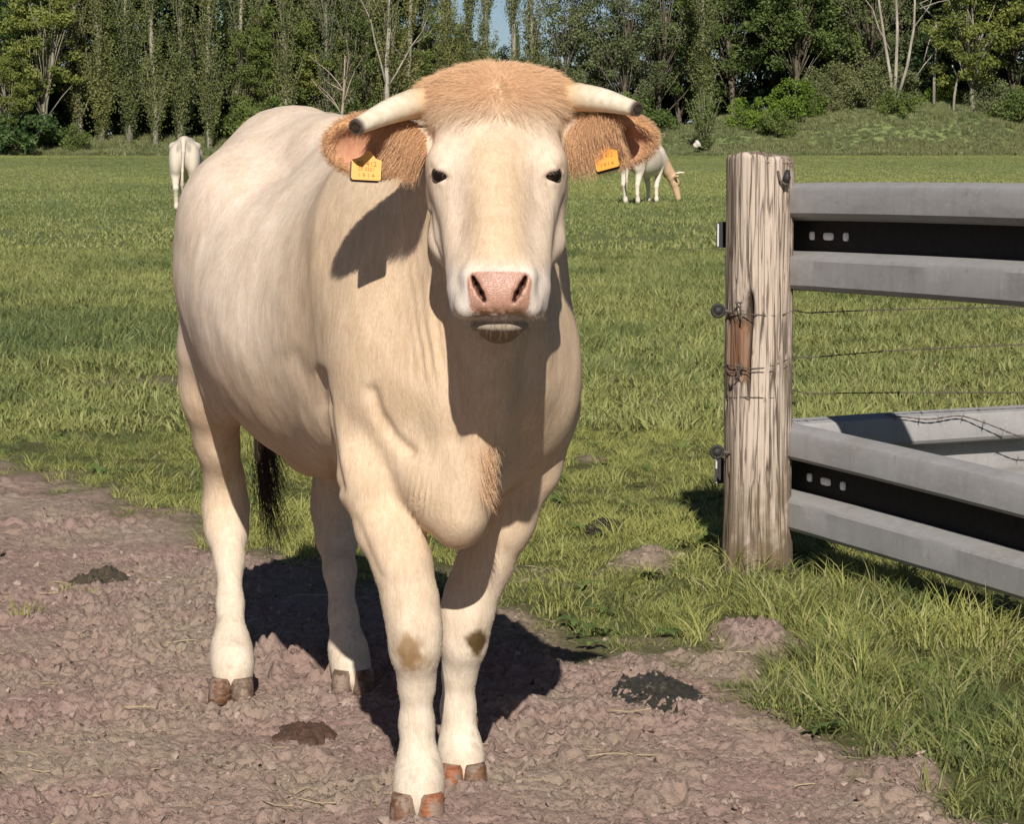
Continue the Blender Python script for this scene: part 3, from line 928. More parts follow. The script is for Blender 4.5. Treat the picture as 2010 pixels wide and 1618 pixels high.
    lift = 0.015 + 0.018 * sstep(0.02, 0.10, np.linalg.norm(rad, axis=1))
    hc = lerp(np.tile(TAN * (1.30, 1.22, 1.16), (len(p), 1)), ORANGE * 1.25, rng.random(len(p)) * 0.40)
    hc = lerp(hc, CREAM * 1.05, 0.85 * sstep(180, 235, q[:, 1]))
    clump = fbm(p[:, 0] * 70, p[:, 1] * 70, p[:, 2] * 70, 2, 5)
    d += np.stack([clump * 0.55, 0 * clump, fbm(p[:, 0] * 70, p[:, 1] * 70, p[:, 2] * 70, 2, 6) * 0.45], 1)
    add_hair('forelock', p - org, d, lift, root, hair_m, hc, 5, 0.00021, np.array((0, -0.05, -0.30)), 32, 0.16)
    # ear fringes
    for (c_, M, L, hh), sx in zip(ears, (-1, 1)):
        u = (V - c_) @ M.T
        e2 = np.sqrt((u[:, 0] / (L / 2)) ** 2 + (u[:, 1] / hh) ** 2)
        rim = (e2 > 0.72) * (e2 < 1.1) * (np.abs(u[:, 2]) < 0.05) * (u[:, 0] > -L * 0.40)
        p, n, i = scatter_on(V, Q, N, rim.astype(float), 5200, 41 + sx)
        up_ = (p - c_) @ M.T
        d = n * 0.45 + M[0] * 0.55 + np.outer(np.sign(up_[:, 1]), M[1]) * 0.20 + rng.normal(0, 0.12, n.shape)
        add_hair('ear_hair', p - org, d, 0.011, root, hair_m, lerp(np.tile(ORANGE * 1.05, (len(p), 1)), TAN * 1.25, rng.random(len(p))), 4, 0.00028, np.array((0, 0, -0.5)), 42 + sx)
        # long strands that grow from the root side and hang across the cup
        up = (u[:, 1] > -hh * 0.45) * (u[:, 0] < L * (-0.02 if sx < 0 else 0.12)) * (u[:, 0] > -L * 0.46) * (e2 < 1.02) * (np.abs(u[:, 2]) < 0.05) * ((N @ M[2]) > 0.0)
        p, n, i = scatter_on(V, Q, N, up.astype(float), 5600, 51 + sx)
        d = n * 0.45 + np.array((sx * (0.55 if sx < 0 else 0.22), -0.15, -0.35)) + rng.normal(0, 0.10, n.shape)
        hc = lerp(np.tile(ORANGE * 1.15, (len(p), 1)), TAN * (1.28, 1.18, 1.10), rng.random(len(p)))
        add_hair('ear_hair', p - org, d, 0.050, root, hair_m, hc, 6, 0.00030, np.array((sx * 0.12, -0.05, -0.95)), 52 + sx, 0.08)
    # whiskers on the chin and lips
    w = (V[:, 1] < 5.22) * (py > 610) * (py < 668) * (np.abs(px - 980) < 85) * (V[:, 2] > 1.0)
    p, n, i = scatter_on(V, Q, N, w.astype(float), 130, 61)
    d = n * 0.7 + np.array((0, -0.1, -0.6)) + rng.normal(0, 0.2, n.shape); d[:, 0] += (p[:, 0] + 0.025) * 6
    add_hair('whiskers', p - org, d, 0.014, root, hair_m, np.tile((0.22, 0.17, 0.12), (len(p), 1)), 4, 0.00022, np.array((0, 0, -0.5)), 62)
    # dewlap tuft
    w = along(V, [P(955, 880, 5.48), P(948, 965, 5.51)], 0.030) * (V[:, 1] < 5.60) * (V[:, 2] > 0.6)
    p, n, i = scatter_on(V, Q, N, w, 240, 71)
    d = n * 0.35 + np.array((0.12, -0.05, -0.9)) + rng.normal(0, 0.14, n.shape)
    add_hair('dewlap_hair', p - org, d, 0.034, root, hair_m, lerp(np.tile(ORANGE, (len(p), 1)), TAN * 1.2, rng.random(len(p))), 5, 0.00032, np.array((0.1, 0, -0.4)), 72)
    # switch of the tail
    m = 420
    tt = rng.random(m)
    a, b = B(1.59, 0.01, 0.72), B(1.585, 0.01, 0.48)
    p = a + (b - a) * tt[:, None] + rng.normal(0, 0.012, (m, 3))
    d = np.array((0.10, 0, -1.0)) + rng.normal(0, 0.13, (m, 3))
    add_hair('tail_switch', p - org, d, 0.21, root, hair_m, np.tile((0.060, 0.042, 0.030), (m, 1)), 7, 0.0007, np.array((0.22, -0.1, -0.3)), 82, 0.16)
    return root
# ================================================================== the lie of the land
SOIL_EDGE = np.array([(-900, 880), (-200, 905), (0, 930), (150, 962), (300, 1018), (400, 1060), (480, 1095), (620, 1130), (800, 1165), (960, 1200),
                      (1060, 1245), (1130, 1285), (1250, 1290), (1330, 1300), (1390, 1345), (1440, 1400), (1560, 1450), (1660, 1495),
                      (1780, 1515), (1840, 1570), (1900, 1640), (2100, 1760), (3000, 2300)], float)
PATCHES = [(1275, 1105, 0.13, 0.22, 0.85), (1480, 1265, 0.15, 0.28, 1.0), (1420, 1315, 0.12, 0.22, 0.9), (1165, 903, 0.10, 0.14, 0.6), (300, 748, 0.45, 0.35, 0.55), (1290, 792, 0.14, 0.30, 0.6),
           (95, 806, 0.07, 0.12, 0.6), (1840, 772, 0.25, 0.40, 0.6), (960, 1130, 0.5, 0.25, 0.25)]
RISE0, FIELD_END = 62.0, 150.0


def to_px(x, y):
    """Photograph coordinates of a point on level ground (used to measure where soil gives way to grass)."""
    dep = y * CP + CAM_H * SP
    return 1005 + x / dep * FPX, 809 - (y * SP - CAM_H * CP) / dep * FPX


def soil_amount(x, y):
    x = np.asarray(x, float); y = np.asarray(y, float)
    yy = np.maximum(y, 3.5)
    px, py = to_px(x, yy)
    wob = (46 + 55 * sstep(0.25, 0.7, x)) * fbm(x * 2.6, y * 2.6, octaves=3, seed=3) + (22 + 22 * sstep(0.25, 0.7, x)) * fbm(x * 11, y * 11, octaves=2, seed=4)
    s = sstep(-60, 40, py + wob - np.interp(px, SOIL_EDGE[:, 0], SOIL_EDGE[:, 1])) * (y < 13)
    n = fbm(x * 9, y * 9, octaves=3, seed=5)
    for a, b, rx, ry, amt in PATCHES:
        c = G(a, b)
        s = np.maximum(s, amt * (1 - sstep(0.55, 1.15, np.hypot((x - c[0]) / rx, (y - c[1]) / ry) + 0.45 * n)))
    return s


def land(x, y):
    """Smooth height of the ground."""
    x = np.asarray(x, float); y = np.asarray(y, float)
    z = 0.42 * sstep(RISE0, FIELD_END, y)
    z = z + 0.012 * fbm(x * 1.3, y * 1.3, octaves=2, seed=6) * (y < 40) + 0.05 * fbm(x * 0.12, y * 0.12, octaves=2, seed=7) * sstep(14, 30, y) * (1 - sstep(120, 148, y))
    z = z + 0.85 * sstep(FIELD_END + 0.2, FIELD_END + 6.5, y) * (1 + 0.25 * fbm(x * 0.15, y * 0.15, octaves=2, seed=8))
    top = np.interp(x, (6.5, 9, 12.5, 16, 21, 26, 28.5, 31, 36), (0, 0.55, 1.25, 1.75, 2.0, 2.0, 1.2, 0.7, 0.4))
    z = z + top * sstep(FIELD_END + 0.5, FIELD_END + 10, y) * (1 - 0.6 * sstep(FIELD_END + 16, FIELD_END + 30, y)) * (1 + 0.10 * fbm(x * 0.5, y * 0.5, octaves=2, seed=9))
    return z


MOUNDS = [(525, 1290, 0.060, 0.050, 0.040), (580, 1310, 0.07, 0.06, 0.022), (640, 1340, 0.06, 0.05, 0.026), (1010, 1405, 0.07, 0.08, 0.030), (960, 1425, 0.05, 0.06, 0.024),
          (1480, 1262, 0.13, 0.22, 0.045), (1275, 1105, 0.13, 0.20, 0.030), (1080, 1330, 0.10, 0.10, 0.015), (822, 1632, 0.035, 0.04, 0.022), (478, 1385, 0.035, 0.04, 0.020), (938, 1566, 0.03, 0.03, 0.016), (700, 1392, 0.06, 0.05, 0.02)]
HOLLOWS = [(820, 1590), (910, 1548), (457, 1358), (694, 1362)]


_hr = random.Random(12)
HOOF_PRINTS = [(_hr.uniform(-1.7, 1.1), _hr.uniform(5.2, 7.9), _hr.uniform(-0.9, 0.9)) for _ in range(26)]


def relief(x, y):
    """Clods, cracks and hoof prints of trodden soil."""
    w1 = 0.45 * fbm(x * 7, y * 7, octaves=3, seed=20); w2 = 0.45 * fbm(x * 7, y * 7, octaves=3, seed=21)
    def plates(k, ky, sd, rough):
        u, v = x * k + w1 * rough, y * ky + w2 * rough
        d1, d2, i = worley(u, v, sd)
        j = (i * 7919.0) % 1.0; l = (i * 104729.0) % 1.0
        tilt = (np.mod(u, 1) - 0.5) * (j - 0.5) + (np.mod(v, 1) - 0.5) * (l - 0.5)
        return (i - 0.35 + 0.5 * tilt) * sstep(0.0, 0.22, d2 - d1), d2 - d1
    a, ae = plates(8.0, 6.5, 22, 1.0); b, be = plates(19, 16, 23, 1.6); c, ce = plates(42, 36, 24, 2.6); e, ee = plates(85, 74, 29, 4.0)
    loose_ = 0.35 + 0.9 * sstep(-0.25, 0.3, fbm(x * 3.5, y * 3.5, octaves=2, seed=26))
    z = 0.018 * fbm(x * 3.2, y * 3.2, octaves=3, seed=25)
    z = z + 0.014 * a + loose_ * (0.021 * b + 0.018 * c) + 0.009 * e
    z = z - 0.010 * np.abs(fbm(x * 16, y * 16, octaves=3, seed=30)) * loose_ + 0.004 * fbm(x * 60, y * 60, octaves=2, seed=31)
    for hx, hy, ha in HOOF_PRINTS:
        u = (x - hx) * math.cos(ha) + (y - hy) * math.sin(ha); v = -(x - hx) * math.sin(ha) + (y - hy) * math.cos(ha)
        for sgn in (-1, 1):
            q = np.hypot((u - sgn * 0.026) / 0.027, v / 0.060)
            z = z - 0.020 * np.exp(-q ** 4)
        z = z + 0.010 * np.exp(-((np.hypot(u / 0.075, v / 0.085) - 1.0) / 0.22) ** 2)
    crack = (1 - sstep(0.0, 0.06, ae)) * (fbm(x * 5, y * 5, octaves=2, seed=27) > 0.0)
    z = z - 0.014 * crack
    for px, py, rx, ry, h in MOUNDS:
        c = G(px, py); r = np.hypot((x - c[0]) / rx, (y - c[1]) / ry)
        z = z + h * np.exp(-r * r) * (1 + 0.5 * fbm(x * 22, y * 22, octaves=2, seed=28))
    for px, py in HOLLOWS:
        c = G(px, py); r = np.hypot((x - c[0]) / 0.068, (y - c[1]) / 0.075)
        k = np.exp(-r ** 6)
        z = z * (1 - k) + 0.008 * k
    return z


def ground_z(x, y):
    s = soil_amount(x, y)
    return land(x, y) + s * relief(np.asarray(x, float), np.asarray(y, float)) - 0.006 * (1 - s)


def make_ground():
    X = np.concatenate([-np.geomspace(300, 3.2, 26), axis([(-3.0, 0.025), (-1.75, 0.0072), (1.55, 0.020), (2.4, 0.04), (3.2, None)]), np.geomspace(3.5, 300, 26)])
    Y = np.concatenate([axis([(2.5, 0.10), (4.85, 0.0072), (7.9, 0.012), (11.2, 0.04), (14, 0.4), (60, 3.0), (146, 0.35), (172, 3.0), (200, None)]), np.geomspace(212, 900, 14)])
    # X index fastest
    xx, yy = np.meshgrid(X, Y)
    s = soil_amount(xx, yy)
    z = land(xx, yy) - 0.006 * (1 - s)
    m = s > 0.001
    z[m] += s[m] * relief(xx[m], yy[m])
    V = np.stack([xx.ravel(), yy.ravel(), z.ravel()], 1)
    F = grid_faces(len(X), len(Y))
    k = NT('meadow_ground', 0.95, 0.12)
    so = k.attr('soil').outputs['Fac']; hi = k.attr('proud').outputs['Fac']
    pos = k.pos()
    big = k.noise(pos, 1.6, 4); mid = k.noise(pos, 9, 5, 0.6); fine = k.noise(pos, 70, 5, 0.65); grit = k.noise(pos, 260, 3, 0.6)
    soil = k.mix(mid, (0.240, 0.160, 0.132), (0.355, 0.250, 0.212))
    soil = k.mix(k.ramp(big, [(0.42, (0, 0, 0)), (0.62, (0.75, 0.75, 0.75))]), soil, (0.310, 0.250, 0.185))
    soil = k.mix(k.ramp(fine, [(0.30, (0.8, 0.8, 0.8)), (0.48, (0, 0, 0))]), soil, (0.150, 0.100, 0.080))
    soil = k.mix(k.ramp(grit, [(0.60, (0, 0, 0)), (0.72, (0.6, 0.6, 0.6))]), soil, (0.44, 0.35, 0.30))
    crumbs = k.noise(k.mapv(pos, (30, 44, 1)), 1.0, 5, 0.72, 1.2)
    soil = k.mix(k.ramp(crumbs, [(0.335, (1, 1, 1)), (0.39, (0, 0, 0))]), soil, (0.050, 0.034, 0.028))
    pale = k.noise(k.mapv(pos, (17, 24, 1)), 1.0, 4, 0.65, 0.6)
    soil = k.mix(k.ramp(pale, [(0.58, (0, 0, 0)), (0.70, (0.7, 0.7, 0.7))]), soil, (0.410, 0.318, 0.280))
    soil = k.mix(k.math('MULTIPLY', hi, 0.25), soil, (0.320, 0.235, 0.205))
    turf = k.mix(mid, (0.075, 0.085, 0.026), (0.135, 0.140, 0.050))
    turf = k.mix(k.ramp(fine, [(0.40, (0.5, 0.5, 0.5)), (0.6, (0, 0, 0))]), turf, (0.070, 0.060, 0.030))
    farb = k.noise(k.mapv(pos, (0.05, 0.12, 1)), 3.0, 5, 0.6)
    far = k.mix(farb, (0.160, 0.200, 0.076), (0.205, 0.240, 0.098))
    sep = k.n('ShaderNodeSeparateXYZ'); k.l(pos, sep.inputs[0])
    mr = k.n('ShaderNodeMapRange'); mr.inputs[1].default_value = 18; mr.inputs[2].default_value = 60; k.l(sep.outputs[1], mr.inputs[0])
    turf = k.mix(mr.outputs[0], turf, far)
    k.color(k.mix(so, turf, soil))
    wq = k.n('ShaderNodeVectorMath', operation='ADD'); k.l(pos, wq.inputs[0])
    wv = k.n('ShaderNodeTexNoise'); wv.inputs['Scale'].default_value = 26; wv.inputs['Detail'].default_value = 3; k.l(pos, wv.inputs['Vector'])
    ws = k.n('ShaderNodeVectorMath', operation='SCALE'); ws.inputs['Scale'].default_value = 0.05; k.l(wv.outputs['Color'], ws.inputs[0]); k.l(ws.outputs[0], wq.inputs[1])
    h = k.math('ADD', k.math('MULTIPLY', fine, 0.6), k.math('MULTIPLY', grit, 0.4))
    k.normal(k.bump(h, 0.9, 0.012))
    proud = sstep(0.004, 0.03, z - land(xx, yy)) * s
    return tag(mesh_np('ground', V, F, [k.m], True, {'soil': s.ravel(), 'proud': proud.ravel()}), kind='structure')


# ------------------------------------------------------------------ scattering through geometry nodes
def scatter(name, pts, rot, scl, idx, sources, tone, mat_label=None):
    """One object that sets copies of the source meshes on points."""
    me = bpy.data.meshes.new(name)
    me.vertices.add(len(pts)); me.vertices.foreach_set('co', np.asarray(pts, np.float32).ravel())
    for nm, typ, arr, key in (('rot', 'FLOAT_VECTOR', rot, 'vector'), ('scl', 'FLOAT_VECTOR', scl, 'vector'), ('idx', 'INT', idx, 'value'), ('tone', 'FLOAT', tone, 'value')):
        at = me.attributes.new(nm, typ, 'POINT'); at.data.foreach_set(key, np.asarray(arr, np.int32 if typ == 'INT' else np.float32).ravel())
    o = link(bpy.data.objects.new(name, me))
    coll = bpy.data.collections.new(name + '_sources')
    for s in sources: coll.objects.link(s)
    ng = bpy.data.node_groups.new(name + '_nodes', 'GeometryNodeTree')
    ng.interface.new_socket('Geometry', in_out='INPUT', socket_type='NodeSocketGeometry')
    ng.interface.new_socket('Geometry', in_out='OUTPUT', socket_type='NodeSocketGeometry')
    gi, go = ng.nodes.new('NodeGroupInput'), ng.nodes.new('NodeGroupOutput')
    iop = ng.nodes.new('GeometryNodeInstanceOnPoints')
    ci = ng.nodes.new('GeometryNodeCollectionInfo')
    ci.inputs['Collection'].default_value = coll
    ci.inputs['Separate Children'].default_value = True
    ci.inputs['Reset Children'].default_value = True
    def named(nm, typ):
        n = ng.nodes.new('GeometryNodeInputNamedAttribute'); n.data_type = typ
        n.inputs['Name'].default_value = nm
        return n.outputs['Attribute']
    ng.links.new(gi.outputs[0], iop.inputs['Points'])
    ng.links.new(ci.outputs[0], iop.inputs['Instance'])
    iop.inputs['Pick Instance'].default_value = True
    ng.links.new(named('idx', 'INT'), iop.inputs['Instance Index'])
    e2r = ng.nodes.new('FunctionNodeEulerToRotation')
    ng.links.new(named('rot', 'FLOAT_VECTOR'), e2r.inputs[0])
    ng.links.new(e2r.outputs[0], iop.inputs['Rotation'])
    ng.links.new(named('scl', 'FLOAT_VECTOR'), iop.inputs['Scale'])
    ng.links.new(iop.outputs[0], go.inputs[0])
    md = o.modifiers.new('scatter', 'NODES'); md.node_group = ng
    return o


def loose(name, V, F, mats, colors=None, smooth=True):
    o = mesh_np(name, V, F, mats, smooth, colors)
    COL.objects.unlink(o)
    return o


def tuft(name, n, radius, h, w, lean, mat, rng, seg=3, flat=0.0):
    """A clump of bent grass blades."""
    b = Bag(); tips = []
    for _ in range(n):
        a = rng.uniform(0, 2 * np.pi); r = radius * math.sqrt(rng.random())
        p0 = np.array((math.cos(a) * r, math.sin(a) * r, -0.004))
        da = a + rng.normal(0, 0.9)
        hh = h * rng.uniform(0.55, 1.25); le = lean * rng.uniform(0.3, 1.5)
        out = np.array((math.cos(da), math.sin(da), 0))
        wa = rng.uniform(0, np.pi); side = np.array((math.cos(wa), math.sin(wa), 0))
        ww = w * rng.uniform(0.6, 1.3)
        V, tt = [], []
        for k in range(seg + 1):
            t = k / seg
            c = p0 + out * le * hh * t ** 1.8 + np.array((0, 0, hh * (t - 0.28 * le * t * t * t)))
            if k < seg:
                q = ww * (1 - 0.75 * t ** 1.5) * 0.5
                V += [c - side * q, c + side * q]; tt += [t, t]
            else:
                V.append(c); tt.append(1.0)
        Q = np.array([[2 * k, 2 * k + 1, 2 * k + 3, 2 * k + 2] for k in range(seg - 1)])
        T = np.array([[2 * seg - 2, 2 * seg - 1, 2 * seg]])
        hue = rng.random()
        b.add(V, Q if len(Q) else None, T, np.stack([tt, np.full(len(tt), hue), np.zeros(len(tt))], 1))
        tips += tt
    blocks = ([np.concatenate(b.q)] if b.q else []) + [np.concatenate(b.t)]
    return loose(name, np.concatenate(b.v), blocks, [mat], {'tint': np.concatenate(b.c)})


def grass_material(name, green, yellow, dry, dark):
    k = NT(name, 0.55, 0.25)
    sx = k.n('ShaderNodeSeparateColor'); k.l(k.attr('tint').outputs['Color'], sx.inputs[0])
    tip, hue = sx.outputs[0], sx.outputs[1]
    tone = k.n('ShaderNodeAttribute', attribute_name='tone', attribute_type='INSTANCER').outputs['Fac']
    c = k.mix(k.ramp(hue, [(0.35, (0, 0, 0)), (0.9, (1, 1, 1))]), green, yellow)
    c = k.mix(k.ramp(hue, [(0.86, (0, 0, 0)), (0.92, (1, 1, 1))]), c, dry)
    c = k.mix(k.ramp(tone, [(0.50, (0, 0, 0)), (1.0, (0.85, 0.85, 0.85))]), c, yellow)
    c = k.mix(k.ramp(tone, [(0.0, (0.9, 0.9, 0.9)), (0.45, (0, 0, 0))]), c, dark)
    c = k.mix(k.math('MULTIPLY', k.math('SUBTRACT', 1.0, tip), 0.26), c, dry)
    k.color(c)
    tr = k.n('ShaderNodeBsdfTranslucent'); k.l(c, tr.inputs['Color'])
    mx = k.n('ShaderNodeMixShader'); mx.inputs[0].default_value = 0.22
    k.l(k.b.outputs[0], mx.inputs[1]); k.l(tr.outputs[0], mx.inputs[2])
    k.l(mx.outputs[0], k.t.nodes['Material Output'].inputs['Surface'])
    return k.m


def make_grass():
    rng = np.random.default_rng(101)
    g1 = grass_material('grass_blades', (0.168, 0.212, 0.046), (0.340, 0.345, 0.092), (0.400, 0.350, 0.180), (0.050, 0.092, 0.026))
    g2 = grass_material('meadow_blades', (0.176, 0.218, 0.062), (0.305, 0.318, 0.102), (0.340, 0.315, 0.150), (0.066, 0.110, 0.036))
    near_src = [tuft('tuft_source', 42, 0.056, 0.050, 0.0030, 0.75, g1, rng) for _ in range(6)] + [tuft('tuft_source', 34, 0.050, 0.105, 0.0038, 0.8, g1, rng, 4) for _ in range(5)]
    mid_src = [tuft('tuft_source', 26, 0.10, 0.085, 0.0085, 0.7, g2, rng, 2) for _ in range(6)]
    far_src = [tuft('tuft_source', 22, 0.26, 0.100, 0.022, 0.6, g2, rng, 2) for _ in range(5)]

    def zone(name, y0, y1, dens, src, scale_fn, margin, seed):
        r = np.random.default_rng(seed)
        n = int(dens * ((y1 - y0) * margin * 2 + 0.186 * (y1 ** 2 - y0 ** 2)))
        ymax_w = 0.36 * y1 + margin
        N0 = int(dens * (y1 - y0) * 2 * ymax_w)
        x = r.uniform(-ymax_w, ymax_w, N0); y = r.uniform(y0, y1, N0)
        ok = (np.abs(x) < 0.36 * y + margin) & ((np.abs(x) < 0.20 * y + margin) | (r.random(N0) < 0.75))
        x, y = x[ok], y[ok]
        s = soil_amount(x, y)
        keep = r.random(len(x)) > np.clip(s * 1.5 - 0.10, 0, 0.997)
        keep &= ~((np.hypot(x - 0.79, y - 8.86) < 0.10))
        x, y, s = x[keep], y[keep], s[keep]
        big = fbm(x * 0.55, y * 0.55, octaves=3, seed=41); small = fbm(x * 2.6, y * 2.6, octaves=2, seed=42)
        sc, idx, tone = scale_fn(r, x, y, s, big, small)
        rot = np.stack([r.normal(0, 0.10, len(x)), r.normal(0, 0.10, len(x)), r.uniform(0, 6.28, len(x))], 1)
        z = ground_z(x, y)
        scl = np.stack([0.75 + 0.35 * sc, 0.75 + 0.35 * sc, sc], 1)
        return tag(scatter(name, np.stack([x, y, z], 1), rot, scl, idx, src, tone), kind='stuff')

    def near_scale(r, x, y, s, big, small):
        px, py = to_px(x, y)
        tall = sstep(1380, 1560, px + 60 * small) * sstep(1120, 1210, py + 60 * small)          # the rank grass beside the post
        tall = np.maximum(tall, 0.6 * np.exp(-((x - 0.79) ** 2 + (y - 8.7) ** 2) / 0.05))
        tall = np.maximum(tall, 0.30 * sstep(0.20, 0.6, small + 0.3 * big))
        sc = (0.55 + 0.35 * r.random(len(x))) * (1 + 0.55 * small + 0.35 * big) * (1 - 0.45 * np.clip(s, 0, 1)) * (1 + 0.32 * tall) * np.where(py < 1120, 0.86, 1.0)
        idx = np.where(r.random(len(x)) < 0.10 + 0.80 * tall, 6 + r.integers(0, 5, len(x)), r.integers(0, 6, len(x)))
        tone = np.clip(0.54 + 0.95 * big + 0.55 * small + r.normal(0, 0.14, len(x)) - 0.30 * tall + 0.20 * s + 0.22 * sstep(860, 920, py) * (1 - sstep(1040, 1120, py)), 0, 1)
        sc = np.where((tall > 0.5) & (r.random(len(x)) < 0.38), sc * 0.45, sc)
        return np.clip(sc, 0.2, 2), idx, tone

    def mid_scale(r, x, y, s, big, small):
        tall = sstep(0.05, 0.45, big + 0.4 * small)
        px, py = to_px(x, y)
        tall = np.maximum(tall, 0.9 * np.exp(-((py - 690) / 45.0) ** 2) * (px < 420) * sstep(-0.3, 0.3, small + 0.2))
        sc = (0.60 + 0.35 * r.random(len(x))) * (1 + 0.7 * tall) * (1 - 0.5 * s)
        tone = np.clip(0.52 - 0.36 * tall + 0.45 * small + 0.45 * fbm(x * 0.21, y * 0.21, octaves=2, seed=48) + r.normal(0, 0.12, len(x)), 0, 1)
        tone += 0.18 * sstep(760, 860, py)
        return sc, r.integers(0, 6, len(x)), np.clip(tone, 0, 1)

    def far_scale(r, x, y, s, big, small):
        b2 = fbm(x * 0.11, y * 0.07, octaves=3, seed=44)
        sc = (0.50 + 0.35 * r.random(len(x))) * (1 + 0.45 * sstep(0.0, 0.4, b2)) * (1 - 0.55 * sstep(50, 120, y))
        return sc, r.integers(0, 5, len(x)), np.clip(0.5 + 0.5 * b2 + r.normal(0, 0.12, len(x)), 0, 1)

    zone('grass', 4.6, 13.0, 165, near_src, near_scale, 1.3, 201)
    zone('grass', 13.0, 34.0, 62, mid_src, mid_scale, 1.4, 202)
    zone('grass', 34.0, 150.0, 7, far_src, far_scale, 2.0, 203)


def make_weeds_and_stones():
    r = np.random.default_rng(411)
    wm = grass_material('dock_leaf', (0.105, 0.165, 0.040), (0.150, 0.205, 0.055), (0.22, 0.22, 0.09), (0.07, 0.115, 0.030))
    def rosette(seed, n, L, w):
        q = np.random.default_rng(seed); b = Bag()
        for i in range(n):
            a = 2 * np.pi * i / n + q.normal(0, 0.25); l = L * q.uniform(0.6, 1.15); d = np.array((math.cos(a), math.sin(a), 0)); sd = np.array((-d[1], d[0], 0))
            V = []
            for t, ww in ((0, 0.15), (0.3, 0.8), (0.6, 1.0), (0.85, 0.6)):
                c = d * l * t + np.array((0, 0, l * (0.55 * t - 0.50 * t * t) + 0.004)); V += [c - sd * w * ww + (0, 0, 0.004), c + sd * w * ww + (0, 0, 0.004)]
            V.append(d * l + np.array((0, 0, l * 0.02)))
            b.add(V, [[0, 1, 3, 2], [2, 3, 5, 4], [4, 5, 7, 6]], [[6, 7, 8]], np.tile((0.7, q.random() * 0.8, 0), (9, 1)))
        return loose('weed_leaf_source', np.concatenate(b.v), [np.concatenate(b.q), np.concatenate(b.t)], [wm], {'tint': np.concatenate(b.c)})
    src = [rosette(i, 6 + i % 3, 0.075 + 0.02 * (i % 3), 0.014 + 0.004 * (i % 2)) for i in range(5)]
    n = 1500
    x = r.uniform(-5, 5, n); y = 5.5 + 20 * r.random(n) ** 1.4
    keep = (np.abs(x) < 0.186 * y + 1.3) & (soil_amount(x, y) < 0.35) & (fbm(x * 0.9, y * 0.9, octaves=2, seed=52) + 0.3 * r.random(n) > 0.05)
    x, y = x[keep], y[keep]; sc = r.uniform(0.35, 0.8, len(x))
    tag(scatter('meadow_weeds', np.stack([x, y, ground_z(x, y) + 0.012], 1), np.stack([r.normal(0, 0.15, len(x)), r.normal(0, 0.15, len(x)), r.uniform(0, 6.28, len(x))], 1), np.repeat(sc[:, None], 3, 1), r.integers(0, 5, len(x)), src, r.random(len(x))), kind='stuff')


